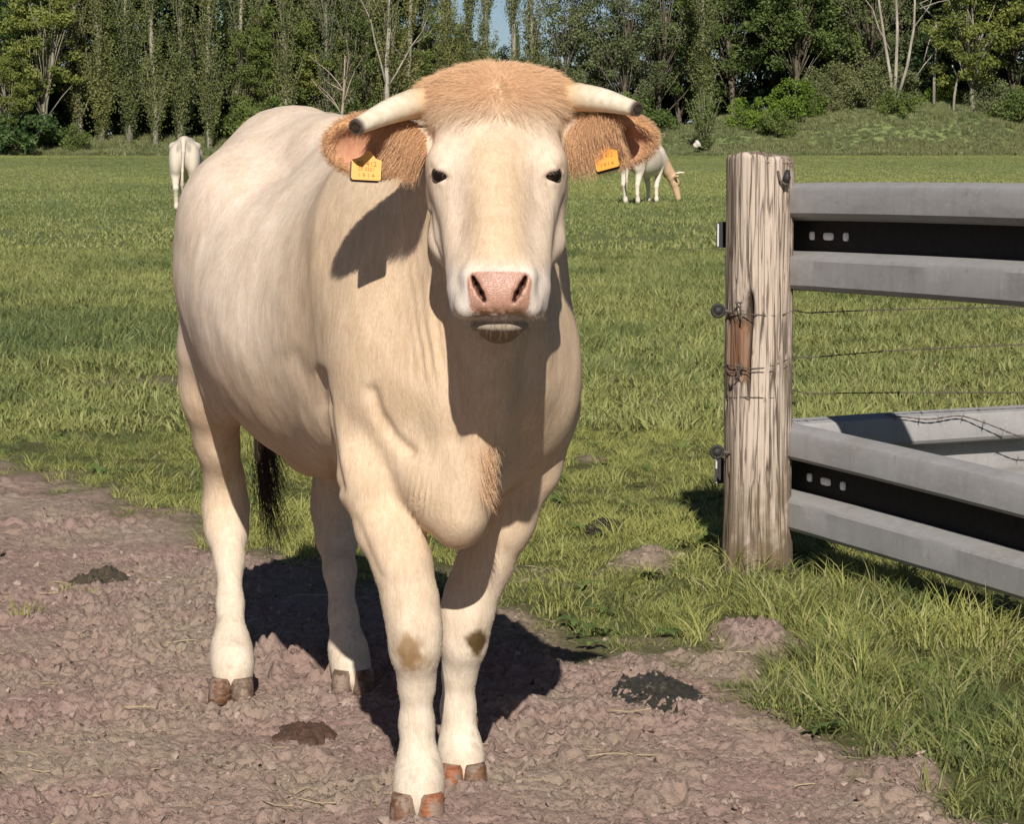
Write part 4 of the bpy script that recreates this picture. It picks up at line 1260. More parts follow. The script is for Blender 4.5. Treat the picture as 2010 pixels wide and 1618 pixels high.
def make_soil_bits():
    rng = np.random.default_rng(303)
    k = NT('soil_clod', 0.95, 0.1)
    tone = k.n('ShaderNodeAttribute', attribute_name='tone', attribute_type='INSTANCER').outputs['Fac']
    n = k.noise(k.pos(), 60, 4, 0.6)
    c = k.mix(n, (0.215, 0.147, 0.122), (0.345, 0.250, 0.216))
    c = k.mix(k.ramp(tone, [(0.5, (0, 0, 0)), (1, (0.8, 0.8, 0.8))]), c, (0.40, 0.315, 0.255))
    c = k.mix(k.ramp(tone, [(0.0, (0.8, 0.8, 0.8)), (0.3, (0, 0, 0))]), c, (0.155, 0.110, 0.085))
    k.color(c); k.normal(k.bump(k.noise(k.pos(), 140, 4, 0.6), 0.8, 0.006))
    src = []
    for i in range(9):
        bm = bmesh.new(); bmesh.ops.create_icosphere(bm, subdivisions=2, radius=1.0)
        V = np.array([v.co for v in bm.verts]); F = np.array([[v.index for v in f.verts] for f in bm.faces]); bm.free()
        q = 1 + 0.55 * fbm(V[:, 0] * 1.3 + 7 * i, V[:, 1] * 1.3, V[:, 2] * 1.3, 2, 60 + i) + 0.40 * fbm(V[:, 0] * 4, V[:, 1] * 4, V[:, 2] * 4 + i, 2, 70 + i)
        V = V * q[:, None] * (1, rng.uniform(0.6, 1), rng.uniform(0.45, 0.75))
        src.append(loose('clod_source', V, F, [k.m], None, False))
    N0 = 26000
    x = rng.uniform(-2.4, 2.6, N0); y = rng.uniform(4.5, 9.2, N0)
    s = soil_amount(x, y); dens = 0.55 + 0.55 * fbm(x * 3, y * 3, octaves=2, seed=81)
    keep = (rng.random(N0) < s * dens) & (np.abs(x) < 0.186 * y + 1.2)
    for a, b in HOLLOWS:
        c = G(a, b); keep &= np.hypot((x - c[0]), (y - c[1])) > 0.055
    x, y = x[keep], y[keep]
    sz = np.clip(rng.lognormal(math.log(0.0046), 0.55, len(x)), 0.002, 0.022)
    rot = rng.uniform(0, 6.28, (len(x), 3)) * (0.15, 0.15, 1)
    z = ground_z(x, y) - sz * 0.05
    tag(scatter('soil_clods', np.stack([x, y, z], 1), rot, np.repeat(sz[:, None], 3, 1), rng.integers(0, 9, len(x)), src, rng.random(len(x))), kind='stuff')
    # straw and dead stalks lying on the soil
    sk = NT('straw', 0.7, 0.2).color((0.42, 0.34, 0.21))
    ssrc = []
    for i in range(4):
        L = np.linspace(-0.5, 0.5, 6)
        Vt, Ft, Tt = tube(np.stack([L, 0.08 * np.sin(L * 4 + i), 0.03 * np.cos(L * 5 + i)], 1), 0.013, 5)
        ssrc.append(loose('straw_source', Vt, [Ft, Tt], [sk.m]))
    x = rng.uniform(-2.2, 2.4, 900); y = rng.uniform(4.6, 9.5, 900)
    s = soil_amount(x, y); keep = (rng.random(900) < 0.25 + 0.5 * (s > 0.1) * (s < 0.9)) & (s > 0.03)
    x, y = x[keep], y[keep]; L = rng.uniform(0.03, 0.12, len(x))
    tag(scatter('straw', np.stack([x, y, ground_z(x, y) + 0.006], 1), np.stack([rng.normal(0, 0.1, len(x)), rng.normal(0, 0.1, len(x)), rng.uniform(0, 6.28, len(x))], 1),
                np.repeat(L[:, None], 3, 1), rng.integers(0, 4, len(x)), ssrc, rng.random(len(x))), kind='stuff')
    # cow pats
    def pat(px, py, rx, ry, h, seed, label, dark, wet, rag):
        c = G(px, py)
        n, m = 72, 22
        a = np.linspace(0, 2 * np.pi, n, endpoint=False)
        V = []
        for j in range(m):
            t = 1 - j / (m - 1)
            edge = 1 + rag * fbm(np.cos(a) * 1.6, np.sin(a) * 1.6, np.full(n, seed), 3, seed)
            X = c[0] + np.cos(a) * rx * t * edge; Y = c[1] + np.sin(a) * ry * t * edge
            lump = fbm(X * 55, Y * 44, None, 4, seed + 1, 0.65)
            Z = land(X, Y) + 0.004 + h * (1 - t ** 3) * (0.75 + 0.6 * fbm(X * 14, Y * 12, None, 2, seed + 3)) + h * 0.95 * lump * (1 - t ** 6) - 0.012 * (t > 0.97)
            Z = np.maximum(Z, ground_z(X, Y) + 0.005 * (1 - t) - 0.006 * (t > 0.97))
            V.append(np.stack([X, Y, Z], 1))
        V = np.concatenate(V)
        kk = NT('cow_dung', 0.38 if wet else 0.85, 0.45 if wet else 0.15)
        nn = kk.noise(kk.pos(), 45, 5, 0.65)
        kk.color(kk.mix(nn, tuple(q * 0.55 for q in dark), tuple(q * 1.6 for q in dark)))
        kk.normal(kk.bump(nn, 0.8, 0.01))
        o = mesh_np('cow_pat', V, grid_faces(n, m, True), [kk.m], True, None, None, (c[0], c[1], 0))
        tag(o, label, 'cow pat', 'cow pats on the ground')
    pat(1290, 1366, 0.125, 0.23, 0.022, 5, 'large wet black cow pat on the soil in front of the fence post', (0.040, 0.036, 0.026), True, 0.5)
    pat(195, 1140, 0.085, 0.19, 0.026, 6, 'dark crumbly cow pat on bare soil left of the cow\'s hind leg', (0.070, 0.056, 0.040), False, 0.5)
    pat(605, 1445, 0.080, 0.13, 0.016, 7, 'reddish brown crumbled cow pat on soil between the hind and front hooves', (0.085, 0.050, 0.036), False, 0.45)
    pat(1190, 1042, 0.066, 0.17, 0.030, 8, 'small black cow pat in the grass between the cow and the fence post', (0.030, 0.026, 0.022), False, 0.6)
# ================================================================== trees beyond the meadow
def leaf_material(name, a, b, c, rough=0.6):
    k = NT(name, rough, 0.2)
    t = k.attr('tint').outputs['Color']
    sp = k.n('ShaderNodeSeparateColor'); k.l(t, sp.inputs[0])
    col = k.mix(k.ramp(sp.outputs[0], [(0.1, (0, 0, 0)), (0.7, (1, 1, 1))]), a, b)
    col = k.mix(k.ramp(sp.outputs[1], [(0.72, (0, 0, 0)), (0.95, (0.9, 0.9, 0.9))]), col, c)
    inf = k.n('ShaderNodeObjectInfo')
    col = k.mix(1.0, col, k.ramp(inf.outputs['Random'], [(0.0, (0.78, 0.82, 0.80)), (0.5, (1.0, 1.0, 1.0)), (1.0, (1.22, 1.12, 1.0))]), 'MULTIPLY')
    k.color(col)
    tr = k.n('ShaderNodeBsdfTranslucent'); k.l(col, tr.inputs['Color'])
    mx = k.n('ShaderNodeMixShader'); mx.inputs[0].default_value = 0.26
    k.l(k.b.outputs[0], mx.inputs[1]); k.l(tr.outputs[0], mx.inputs[2])
    k.l(mx.outputs[0], k.t.nodes['Material Output'].inputs['Surface'])
    return k.m


def bark_material(name, a, b):
    k = NT(name, 0.9, 0.1)
    n = k.noise(k.mapv(k.n('ShaderNodeTexCoord').outputs['Object'], (6, 6, 1.2)), 1.0, 4, 0.6)
    k.color(k.mix(k.ramp(n, [(0.35, (0, 0, 0)), (0.65, (1, 1, 1))]), a, b)); k.normal(k.bump(n, 0.6, 0.03))
    return k.m


def leaves(rng, C, size, up=0.25, outdir=None, fold=0.25):
    """Small folded leaf sprays (two triangles each) at the points C."""
    n = len(C)
    N = rng.normal(0, 1, (n, 3)); N[:, 2] += up
    if outdir is not None: N += outdir * 0.9
    N /= np.linalg.norm(N, axis=1)[:, None]
    U = np.cross(N, rng.normal(0, 1, (n, 3))); U /= np.linalg.norm(U, axis=1)[:, None]
    W = np.cross(N, U)
    s = (size * rng.uniform(0.55, 1.3, n))[:, None]
    asp = rng.uniform(0.45, 0.8, n)[:, None]
    V = np.stack([C - U * s * 0.5, C + W * s * asp * 0.5 + N * s * fold * rng.uniform(-1, 1, (n, 1)), C + U * s * 0.5, C - W * s * asp * 0.5], 1).reshape(-1, 3)
    i = np.arange(n) * 4
    T = np.concatenate([np.stack([i, i + 1, i + 2], 1), np.stack([i, i + 2, i + 3], 1)])
    hue = np.repeat(rng.random(n), 4)
    return V, T, hue


def crown_mesh(name, C, size, rng, mat, outdir=None, up=0.25, patch=0.35):
    V, T, hue = leaves(rng, C, size, up, outdir)
    tone = np.clip(0.5 + 0.8 * fbm(V[:, 0] / patch / 3, V[:, 1] / patch / 3, V[:, 2] / patch / 3, 2, 5), 0, 1)
    return loose(name, V, T, [mat], {'tint': np.stack([tone, hue, hue], 1)}, False).data


def wood_mesh(name, limbs, mat):
    b = Bag()
    for pts, r0, r1, sides in limbs:
        pts = np.asarray(pts, float)
        b.add(*tube(pts, np.linspace(r0, r1, len(pts)), sides))
    o = b.build(name, [mat]); COL.objects.unlink(o)
    return o.data


def limb(rng, p, d, L, n=6, wander=0.12, lift=0.0):
    pts = [np.asarray(p, float)]; d = np.asarray(d, float) / np.linalg.norm(d)
    for _ in range(n):
        d = d + rng.normal(0, wander, 3) + np.array((0, 0, lift)); d /= np.linalg.norm(d)
        pts.append(pts[-1] + d * L / n)
    return np.array(pts)


def poplar(seed, H=19.0, wid=1.05, sparse=1.0):
    """Lombardy poplar: steep branches round a pale trunk, leafy almost to the ground."""
    rng = np.random.default_rng(seed)
    trunk = limb(rng, (0, 0, -0.3), (0, 0, 1), H, 12, 0.03, 0.05)
    trunk[:, :2] *= 0.6
    limbs = [(trunk, 0.22, 0.03, 9)]
    C = []
    for k in range(105):
        z0 = 0.3 + (H - 3.5) * rng.random() ** 1.35
        a = rng.uniform(0, 2 * np.pi)
        b = np.array([np.interp(z0, trunk[:, 2], trunk[:, i]) for i in range(3)])
        Lb = rng.uniform(1.8, 4.2) * (1 - 0.35 * z0 / H)
        tilt = rng.uniform(0.10, 0.30) * wid
        br = limb(rng, b, (math.cos(a) * tilt, math.sin(a) * tilt, 1), Lb, 5, 0.07, 0.05)
        limbs.append((br, rng.uniform(0.020, 0.042), 0.006, 4))
        clump = rng.random() < 0.78
        m = int((230 if clump else 70) * sparse * (1.25 if z0 < 4 else 1.0))
        t = rng.random(m) ** 0.8 * (len(br) - 1)
        q = np.stack([np.interp(t, np.arange(len(br)), br[:, i]) for i in range(3)], 1)
        q += rng.normal(0, 1, (m, 3)) * (0.15, 0.15, 0.24) * (0.5 + 0.6 * (t / (len(br) - 1)))[:, None]
        C.append(q)
    # leafy shoots clothing the foot of the trunk
    m = int(1900 * sparse)
    zz = 0.1 + 5.0 * rng.random(m) ** 0.9; a = rng.uniform(0, 2 * np.pi, m); rr = np.abs(rng.normal(0, 1, m)) * (0.20 + 0.06 * zz)
    C.append(np.stack([np.cos(a) * rr, np.sin(a) * rr, zz], 1))
    C = np.concatenate(C); C = C[C[:, 2] > 0.10]
    return limbs, C


def broadleaf(seed, H=14.0, rad=3.4, low=0.8, n_clump=60, per=110, spread=0.55):
    """Round-headed tree: forked limbs carrying separate leafy clumps."""
    rng = np.random.default_rng(seed)
    trunk = limb(rng, (0, 0, -0.3), (0, 0, 1), H * 0.55, 7, 0.06, 0.05)
    limbs = [(trunk, 0.12 + 0.007 * H, 0.06, 9)]
    C, O = [], []
    ctr = np.array((0, 0, low + (H - low) * 0.5)); rz = (H - low) * 0.5
    for k in range(n_clump):
        d = rng.normal(0, 1, 3); d /= np.linalg.norm(d)
        rr = rng.random() ** 0.35
        p = ctr + d * (rad, rad, rz) * rr * rng.uniform(0.75, 1.08)
        tb = trunk[min(len(trunk) - 1, int(np.clip(p[2] / H * 0.8, 0.1, 0.95) * len(trunk)))]
        if k % 2 == 0:
            mid = (tb + p) / 2 + (0, 0, 0.3)
            limbs.append((np.array([tb, mid + rng.normal(0, 0.15, 3), p]), 0.045, 0.010, 5))
        cr = rng.uniform(0.55, 1.05) * spread * (rad / 3.0) ** 0.5 * 1.5
        q = rng.normal(0, 1, (per, 3)); q /= np.linalg.norm(q, axis=1)[:, None]
        q *= (rng.random(per) ** 0.4)[:, None] * cr * np.array((1, 1, 0.72))
        C.append(p + q); O.append(q / cr)
    C = np.concatenate(C); O = np.concatenate(O)
    m = C[:, 2] > 0.05
    return limbs, C[m], O[m]


def bush(seed, H=2.2, rad=1.4, n_clump=24, per=80, cr=0.45):
    rng = np.random.default_rng(seed)
    C, O, limbs = [], [], []
    for k in range(n_clump):
        a = rng.uniform(0, 2 * np.pi); r = rad * math.sqrt(rng.random())
        z = H * (0.15 + 0.8 * rng.random()) * (1 - 0.55 * (r / rad) ** 2)
        p = np.array((math.cos(a) * r, math.sin(a) * r, z))
        if k % 2 == 0: limbs.append((np.array([(0.1 * math.cos(a), 0.1 * math.sin(a), -0.1), p * (0.5, 0.5, 0.6), p]), 0.035, 0.008, 4))
        q = rng.normal(0, 1, (per, 3)); q /= np.linalg.norm(q, axis=1)[:, None]
        q *= (rng.random(per) ** 0.4)[:, None] * cr * rng.uniform(0.7, 1.2)
        C.append(p + q); O.append(q / cr)
    C = np.concatenate(C); O = np.concatenate(O); m = C[:, 2] > 0.0
    return limbs, C[m], O[m]


def fan_poplar(seed):
    """Young poplar whose branches all fan upward from a bare foot."""
    rng = np.random.default_rng(seed)
    limbs, C = [], []
    for k in range(60):
        a = rng.uniform(0, 2 * np.pi); tilt = rng.uniform(0.05, 0.36)
        br = limb(rng, (0, 0, rng.uniform(0.1, 0.5)), (math.cos(a) * tilt, math.sin(a) * tilt, 1), rng.uniform(1.7, 3.3), 5, 0.04, 0.02)
        limbs.append((br, 0.030, 0.008, 4))
        t = rng.uniform(0.6, 5, 110)
        C.append(np.stack([np.interp(t, np.arange(6), br[:, i]) for i in range(3)], 1) + rng.normal(0, 0.07, (110, 3)))
    return limbs, np.concatenate(C)


def dead_tree(seed, H, forks, spreadk=0.5, r=0.13):
    rng = np.random.default_rng(seed)
    trunk = limb(rng, (0, 0, -0.2), (rng.normal(0, 0.05), 0, 1), H, 8, 0.06, 0.03)
    limbs = [(trunk, r, r * 0.35, 8)]
    for k in range(forks):
        i = rng.integers(2, 7); a = rng.uniform(0, 2 * np.pi)
        b = limb(rng, trunk[i], (math.cos(a) * spreadk, math.sin(a) * spreadk * 0.6, rng.uniform(0.35, 1.0)), rng.uniform(0.25, 0.55) * H, 5, 0.16)
        limbs.append((b, r * 0.42, 0.012, 5))
        for _ in range(2):
            c = limb(rng, b[rng.integers(2, 5)], rng.normal(0, 0.6, 3) + (0, 0, 0.5), rng.uniform(0.1, 0.22) * H, 3, 0.2)
            limbs.append((c, r * 0.2, 0.008, 4))
    return limbs


def make_trees():
    POP = leaf_material('poplar_leaf', (0.082, 0.104, 0.032), (0.175, 0.198, 0.068), (0.245, 0.250, 0.105))
    OAK = leaf_material('broad_leaf', (0.062, 0.095, 0.026), (0.130, 0.178, 0.048), (0.175, 0.210, 0.068))
    LIME = leaf_material('lime_leaf', (0.115, 0.145, 0.030), (0.245, 0.270, 0.066), (0.300, 0.300, 0.095))
    GREY = leaf_material('willow_leaf', (0.085, 0.110, 0.042), (0.165, 0.190, 0.080), (0.230, 0.245, 0.125))
    DEEP = leaf_material('dark_leaf', (0.020, 0.038, 0.014), (0.046, 0.074, 0.026), (0.075, 0.105, 0.038), 0.45)
    BRI = leaf_material('bright_leaf', (0.085, 0.140, 0.020), (0.165, 0.245, 0.036), (0.230, 0.285, 0.062))
    LAUR = leaf_material('glossy_leaf', (0.030, 0.062, 0.020), (0.075, 0.125, 0.040), (0.120, 0.170, 0.062), 0.4)
    PALEB = bark_material('pale_bark', (0.160, 0.145, 0.105), (0.330, 0.305, 0.235))
    BARK = bark_material('brown_bark', (0.085, 0.070, 0.050), (0.190, 0.160, 0.120))
    DEADB = bark_material('dead_wood', (0.220, 0.190, 0.155), (0.400, 0.362, 0.308))
    PINKB = bark_material('bleached_wood', (0.240, 0.180, 0.140), (0.400, 0.320, 0.265))
    kinds = {}

    def kind(key, limbs, C, size, leafm, barkm, O=None, up=0.25):
        rng = np.random.default_rng(abs(hash_name(key)))
        kinds[key] = (wood_mesh(key + '_wood', limbs, barkm) if limbs else None,
                      crown_mesh(key + '_leaves', C, size, rng, leafm, O, up) if C is not None else None)

    def hash_name(s):
        h = 7
        for ch in s: h = (h * 31 + ord(ch)) % 1000003
        return h

    for i in range(4):
        limbs, C = poplar(500 + i, 18.5 + i * 0.6, 0.95 + 0.12 * i); kind('poplar%d' % i, limbs, C, 0.125, POP, PALEB)
    limbs, C = poplar(520, 18.0, 1.3, 0.55); kind('thin0', limbs, C, 0.125, POP, PALEB)
    limbs, C = poplar(521, 17.0, 1.6, 0.42); kind('thin1', limbs, C, 0.13, GREY, PALEB)
    for i in range(3):
        limbs, C, O = broadleaf(540 + i, 13.5 + i, 3.3 + 0.3 * i, 0.6, 95, 190); kind('oak%d' % i, limbs, C, 0.20, OAK, BARK, O)
    limbs, C, O = broadleaf(550, 12.0, 2.7, 2.0, 80, 190, 0.5); kind('lime0', limbs, C, 0.17, LIME, PALEB, O)
    limbs, C, O = broadleaf(551, 9.0, 3.0, 1.0, 80, 190, 0.5); kind('lime1', limbs, C, 0.17, LIME, DEADB, O)
    for i in range(2):
        limbs, C, O = broadleaf(560 + i, 13.0, 3.2, 0.8, 80, 150, 0.50); kind('willow%d' % i, limbs, C, 0.15, GREY, BARK, O)
    for i in range(2):
        limbs, C, O = broadleaf(570 + i, 15.0, 3.8, 0.2, 100, 140, 0.60); kind('deep%d' % i, limbs, C, 0.26, DEEP, BARK, O)
    limbs, C, O = bush(580, 2.5, 1.9, 40, 130, 0.50); kind('laurel', limbs, C, 0.20, LAUR, BARK, O)
    for i in range(2):
        limbs, C, O = bush(585 + i, 2.3, 1.3, 30, 150, 0.40); kind('bright%d' % i, limbs, C, 0.13, BRI, BARK, O)
    for i in range(2):
        limbs, C, O = bush(590 + i, 3.2, 2.0, 42, 170, 0.50); kind('sallow%d' % i, limbs, C, 0.13, GREY, BARK, O)
    for i in range(2):
        limbs, C, O = bush(595 + i, 2.1, 1.5, 32, 150, 0.42); kind('shrub%d' % i, limbs, C, 0.14, OAK, BARK, O)
    limbs, C = fan_poplar(600); kind('fan', limbs, C, 0.11, OAK, PALEB)
    limbs, C, O = bush(605, 4.4, 2.4, 46, 110, 0.65); kind('thicket', limbs, C, 0.24, DEEP, BARK, O)

    def plant(name, key, px, d, scale, label, cat, group=None, rot=None, sx=1.0):
        w, l = kinds[key]
        x = (px - 1005) / FPX * d
        z = float(land(np.array([x]), np.array([d]))[0]) - 0.05
        root = tag(empty(name, (x, d, z)), label, cat, group)
        root.rotation_euler = (0, 0, (px * 0.7 + d) % 6.28 if rot is None else rot)
        root.scale = (scale * sx, scale * sx, scale)
        if w is not None: link(bpy.data.objects.new('trunk' if 'tree' in name or 'poplar' in name else 'stems', w), root)
        if l is not None: link(bpy.data.objects.new('crown' if 'tree' in name or 'poplar' in name else 'foliage', l), root)
        return root

    rng = np.random.default_rng(77)
    G_P, L_P = 'poplars along the far edge of the meadow', 'tall narrow poplar with steep pale branches in the row beyond the meadow'
    for i, (px, d, s, sx, kd) in enumerate(((203, 154.5, 1.0, 1.0, 'poplar0'), (258, 154, 1.0, 1.05, 'poplar1'), (309, 153.5, 1.05, 0.85, 'poplar2'), (357, 154.5, 1.0, 0.9, 'poplar3'),
                                           (414, 153, 1.0, 0.92, 'poplar0'), (470, 158, 1.0, 0.9, 'thin0'), (520, 160, 1.0, 1.0, 'thin1'), (566, 157, 1.0, 0.9, 'thin0'), (612, 160, 1.0, 1.0, 'poplar1'),
                                           (648, 159, 1.0, 0.8, 'thin1'), (690, 158, 1.0, 0.9, 'thin0'), (722, 160, 1.0, 0.9, 'poplar3'), (762, 156, 1.05, 0.9, 'thin0'), (800, 158, 1.0, 0.9, 'poplar2'),
                                           (833, 160, 1.0, 0.8, 'thin0'), (880, 157, 1.0, 0.75, 'poplar1'), (918, 159, 1.0, 0.8, 'poplar0'), (950, 158, 1.0, 0.7, 'poplar3'), (1012, 158, 1.0, 0.8, 'poplar2'), (1046, 159, 1.0, 0.9, 'thin0'),
                                           (1376, 157, 1.0, 1.0, 'poplar1'), (160, 158, 1.0, 1.0, 'thin0'))):
        plant('poplar', kd, px, d, s, L_P, 'tree', G_P, None, sx)['nth'] = px
    word = ('first second third fourth fifth sixth seventh eighth ninth tenth eleventh twelfth thirteenth fourteenth fifteenth sixteenth seventeenth eighteenth nineteenth twentieth twenty-first').split()
    def by_place(objs, text):
        for i, o in enumerate(sorted(objs, key=lambda q: q.location.x / q.location.y)):
            o['label'] = text % word[i] if i < len(word) else text % 'last'
            if 'nth' in o: del o['nth']
    by_place([o for o in COL.objects if 'nth' in o], 'tall narrow pale-stemmed poplar, %s from the left in the row beyond the meadow')
    # single trees with a look of their own
    plant('broadleaf_tree', 'oak0', 15, 157, 1.0, 'dense dark broadleaf tree at the far left edge', 'tree')
    plant('broadleaf_tree', 'lime0', 88, 153.5, 0.95, 'yellowish green tree with a bare pale stem left of the poplar row', 'tree')
    plant('broadleaf_tree', 'lime1', 25, 152.8, 0.62, 'low yellow green tree above the dark bush at the left edge', 'tree')
    plant('broadleaf_tree', 'lime1', 1905, 158, 1.0, 'olive tree with a wide hanging crown on the right of the bank', 'tree', None, 1.0)
    for i, (px, d, kd, s) in enumerate(((492, 158, 'oak1', 0.52), (552, 159, 'oak0', 0.66), (640, 160.5, 'lime1', 0.85), (708, 159.5, 'oak2', 0.62), (795, 160, 'oak0', 0.58), (868, 160, 'oak1', 0.55))):
        plant('broadleaf_tree', kd, px, d, s, 'bushy green tree among the poplars, %s from the left above the cow\'s back' % word[i], 'tree', 'bushy trees among the poplars')
    plant('broadleaf_tree', 'oak2', 1440, 166, 1.0, 'dark leafy tree behind the tall pale-stemmed poplar', 'tree')
    G_B, L_B = 'dark trees of the wood behind', 'dark broadleaf tree standing in the wood behind the front trees'
    back = [(40, 170, 'deep0'), (120, 166, 'oak1'), (185, 171, 'deep1'), (240, 173, 'deep0'), (290, 170, 'oak2'), (340, 174, 'deep1'), (395, 171, 'deep0'), (450, 173, 'oak1'), (505, 176, 'deep1'),
            (560, 172, 'oak0'), (610, 176, 'deep0'), (665, 173, 'deep1'), (720, 177, 'oak2'), (775, 174, 'deep0')]
    for px, d, kd in back:
        plant('broadleaf_tree', kd, px, d, rng.uniform(0.80, 1.0), L_B, 'tree', G_B)
    for px, d, kd, s in ((830, 172, 'deep1', 0.46), (880, 172, 'deep0', 0.52), (935, 174, 'oak1', 0.50), (990, 172, 'deep1', 0.40), (1045, 173, 'deep0', 0.42), (1095, 171, 'deep1', 0.42), (1150, 172, 'oak0', 0.45),
                         (1210, 172, 'deep0', 0.52), (1275, 173, 'deep1', 0.56), (1320, 172, 'deep0', 0.52), (1385, 174, 'oak1', 0.85), (1520, 168, 'deep0', 1.0), (1580, 171, 'oak0', 1.05), (1645, 172, 'deep1', 1.0),
                         (1490, 174, 'oak2', 1.1), (1700, 176, 'oak1', 1.0), (1760, 174, 'deep0', 0.95), (1820, 176, 'deep1', 1.0), (1880, 174, 'oak2', 1.0), (1940, 172, 'deep0', 1.1), (1995, 160, 'deep1', 1.0), (2060, 165, 'deep0', 1.1), (-40, 165, 'oak2', 1.0), (-90, 170, 'deep1', 1.0), (2110, 170, 'oak1', 1.0)):
        plant('broadleaf_tree', kd, px, d, s, L_B, 'tree', G_B)
    G_W, L_W = 'grey green willows behind the cow\'s head', 'loose grey green willow with sky showing through its crown'
    for px, d, kd, s in ((1110, 161, 'willow0', 0.95), (1165, 163, 'willow1', 0.90), (1230, 160, 'willow0', 0.95), (1290, 162, 'willow1', 1.0), (1335, 164, 'oak1', 0.75)):
        plant('broadleaf_tree', kd, px, d, s, L_W, 'tree', G_W)['nth'] = px
    by_place([o for o in COL.objects if 'nth' in o], 'loose grey green willow, %s to the right of the cow\'s poll')
    for px, d, kd, s in ((1560, 163, 'oak0', 0.95), (1640, 165, 'oak1', 1.0)):
        plant('broadleaf_tree', kd, px, d, s, 'broad dark green tree behind the bright bushes, %s one' % ('left hand' if px < 1600 else 'right hand'), 'tree', 'broad trees behind the bright bushes')
    plant('broadleaf_tree', 'willow1', 1700, 163.5, 0.85, 'grey green willow around the bare white stems on the bank', 'tree')
    # thicket in the shade of the wood
    G_T, L_T = 'thicket in the shade under the wood', 'dark shady thicket filling the space between the trunks of the wood'
    for i, px in enumerate(range(-60, 2100, 58)):
        plant('thicket_bush', 'thicket', px + rng.uniform(-15, 15), rng.uniform(163.5, 167.5) if not 1250 < px < 1960 else rng.uniform(167, 171), rng.uniform(0.75, 1.05), L_T, 'bush', G_T)
    # bushes
    plant('bush', 'laurel', 55, 151.3, 1.05, 'big dark glossy bush at the left end of the far field edge', 'bush', None, None, 1.15)
    G_U, L_U = 'undergrowth bushes below the poplars', 'dark green bush growing under the poplar row'
    for px, d, kd, s in ((135, 152.5, 'shrub0', 0.8), (470, 156, 'shrub1', 1.1), (505, 155, 'shrub0', 1.15), (548, 156, 'shrub1', 1.2), (590, 157, 'shrub0', 1.0), (690, 158, 'shrub1', 1.1), (735, 158, 'shrub0', 1.2),
                         (790, 158, 'shrub1', 1.25), (845, 158, 'shrub0', 1.2), (900, 159, 'shrub1', 1.3), (960, 159, 'shrub0', 1.2), (1030, 158, 'shrub1', 1.2), (1150, 156, 'shrub0', 1.2), (1215, 156, 'shrub1', 1.3), (1270, 157, 'shrub0', 1.2)):
        plant('bush', kd, px, d, s, L_U, 'bush', G_U)['nth'] = px
    by_place([o for o in COL.objects if 'nth' in o], 'dark green bush, %s from the left under the trees beyond the meadow')
    plant('bush', 'bright0', 1470, 156, 0.95, 'small bright green bush on the left of the bank', 'bush')
    plant('bush', 'bright1', 1556, 156.5, 1.15, 'large bright yellow green bush on the left slope of the bank', 'bush')
    plant('bush', 'shrub1', 1520, 154.2, 0.72, 'dark round bush at the foot of the bright green bushes', 'bush')
    plant('bush', 'shrub0', 1765, 156.8, 0.80, 'olive bush on the front slope of the bank below the white stems', 'bush')
    plant('bush', 'bright1', 1845, 160.5, 0.80, 'low yellow green bush on top of the bank below the olive tree', 'bush')
    G_S, L_S = 'sallows on the bank', 'grey green sallow bush growing on the top of the bank'
    for px, d, kd, s in ((1625, 159, 'sallow0', 0.95), (1680, 160, 'sallow1', 1.05), (1735, 161, 'sallow0', 1.0), (1610, 158, 'sallow1', 0.7)):
        plant('bush', kd, px, d, s, L_S, 'bush', G_S)['nth'] = px
    by_place([o for o in COL.objects if 'nth' in o], 'grey green sallow bush, %s from the left on top of the bank')
    for px, d, kd, s in ((1940, 158, 'sallow1', 0.8), (1985, 157, 'shrub1', 1.0)):
        plant('bush', kd, px, d, s, 'bush in the shade at the right end of the bank, the %s one' % ('greyer' if px < 1960 else 'darker green'), 'bush', 'bushes at the right end of the bank')
    plant('young_poplar', 'fan', 1381, 151.5, 0.98, 'young poplar fanning upward from a white foot beside the meadow', 'tree')
    bm = bmesh.new(); bmesh.ops.create_icosphere(bm, subdivisions=2, radius=0.22)
    for v in bm.verts: v.co *= 1 + 0.2 * math.sin(v.co.x * 19 + v.co.z * 13)
    me = bpy.data.meshes.new('white_stone'); bm.to_mesh(me); bm.free()
    me.materials.append(NT('white_stone', 0.9, 0.1).color((0.55, 0.52, 0.46)).m)
    st = link(bpy.data.objects.new('white_stone', me)); st.location = (*P(1369, 283, 150.9)[:2], float(P(1369, 283, 150.9)[2]))
    tag(st, 'white stone at the foot of the young fanning poplar', 'stone')
    # bare, dead stems
    def bare(limbs, barkm, px, d, label, rot=0.0, s=1.0):
        x = (px - 1005) / FPX * d
        root = tag(empty('dead_tree', (x, d, float(land(np.array([x]), np.array([d]))[0]) - 0.05)), label, 'tree')
        root.rotation_euler = (0, 0, rot); root.scale = (s, s, s)
        link(bpy.data.objects.new('trunk', wood_mesh('dead_wood', limbs, barkm)), root)
    bare(dead_tree(610, 5.4, 9, 0.7, 0.10), PINKB, 664, 153.5, 'bare pinkish dead tree with low side branches in front of the poplars')
    bare(dead_tree(611, 13.0, 4, 0.30, 0.17), DEADB, 757, 155.0, 'tall dead tree with a thick pale trunk behind the cow\'s shoulder')
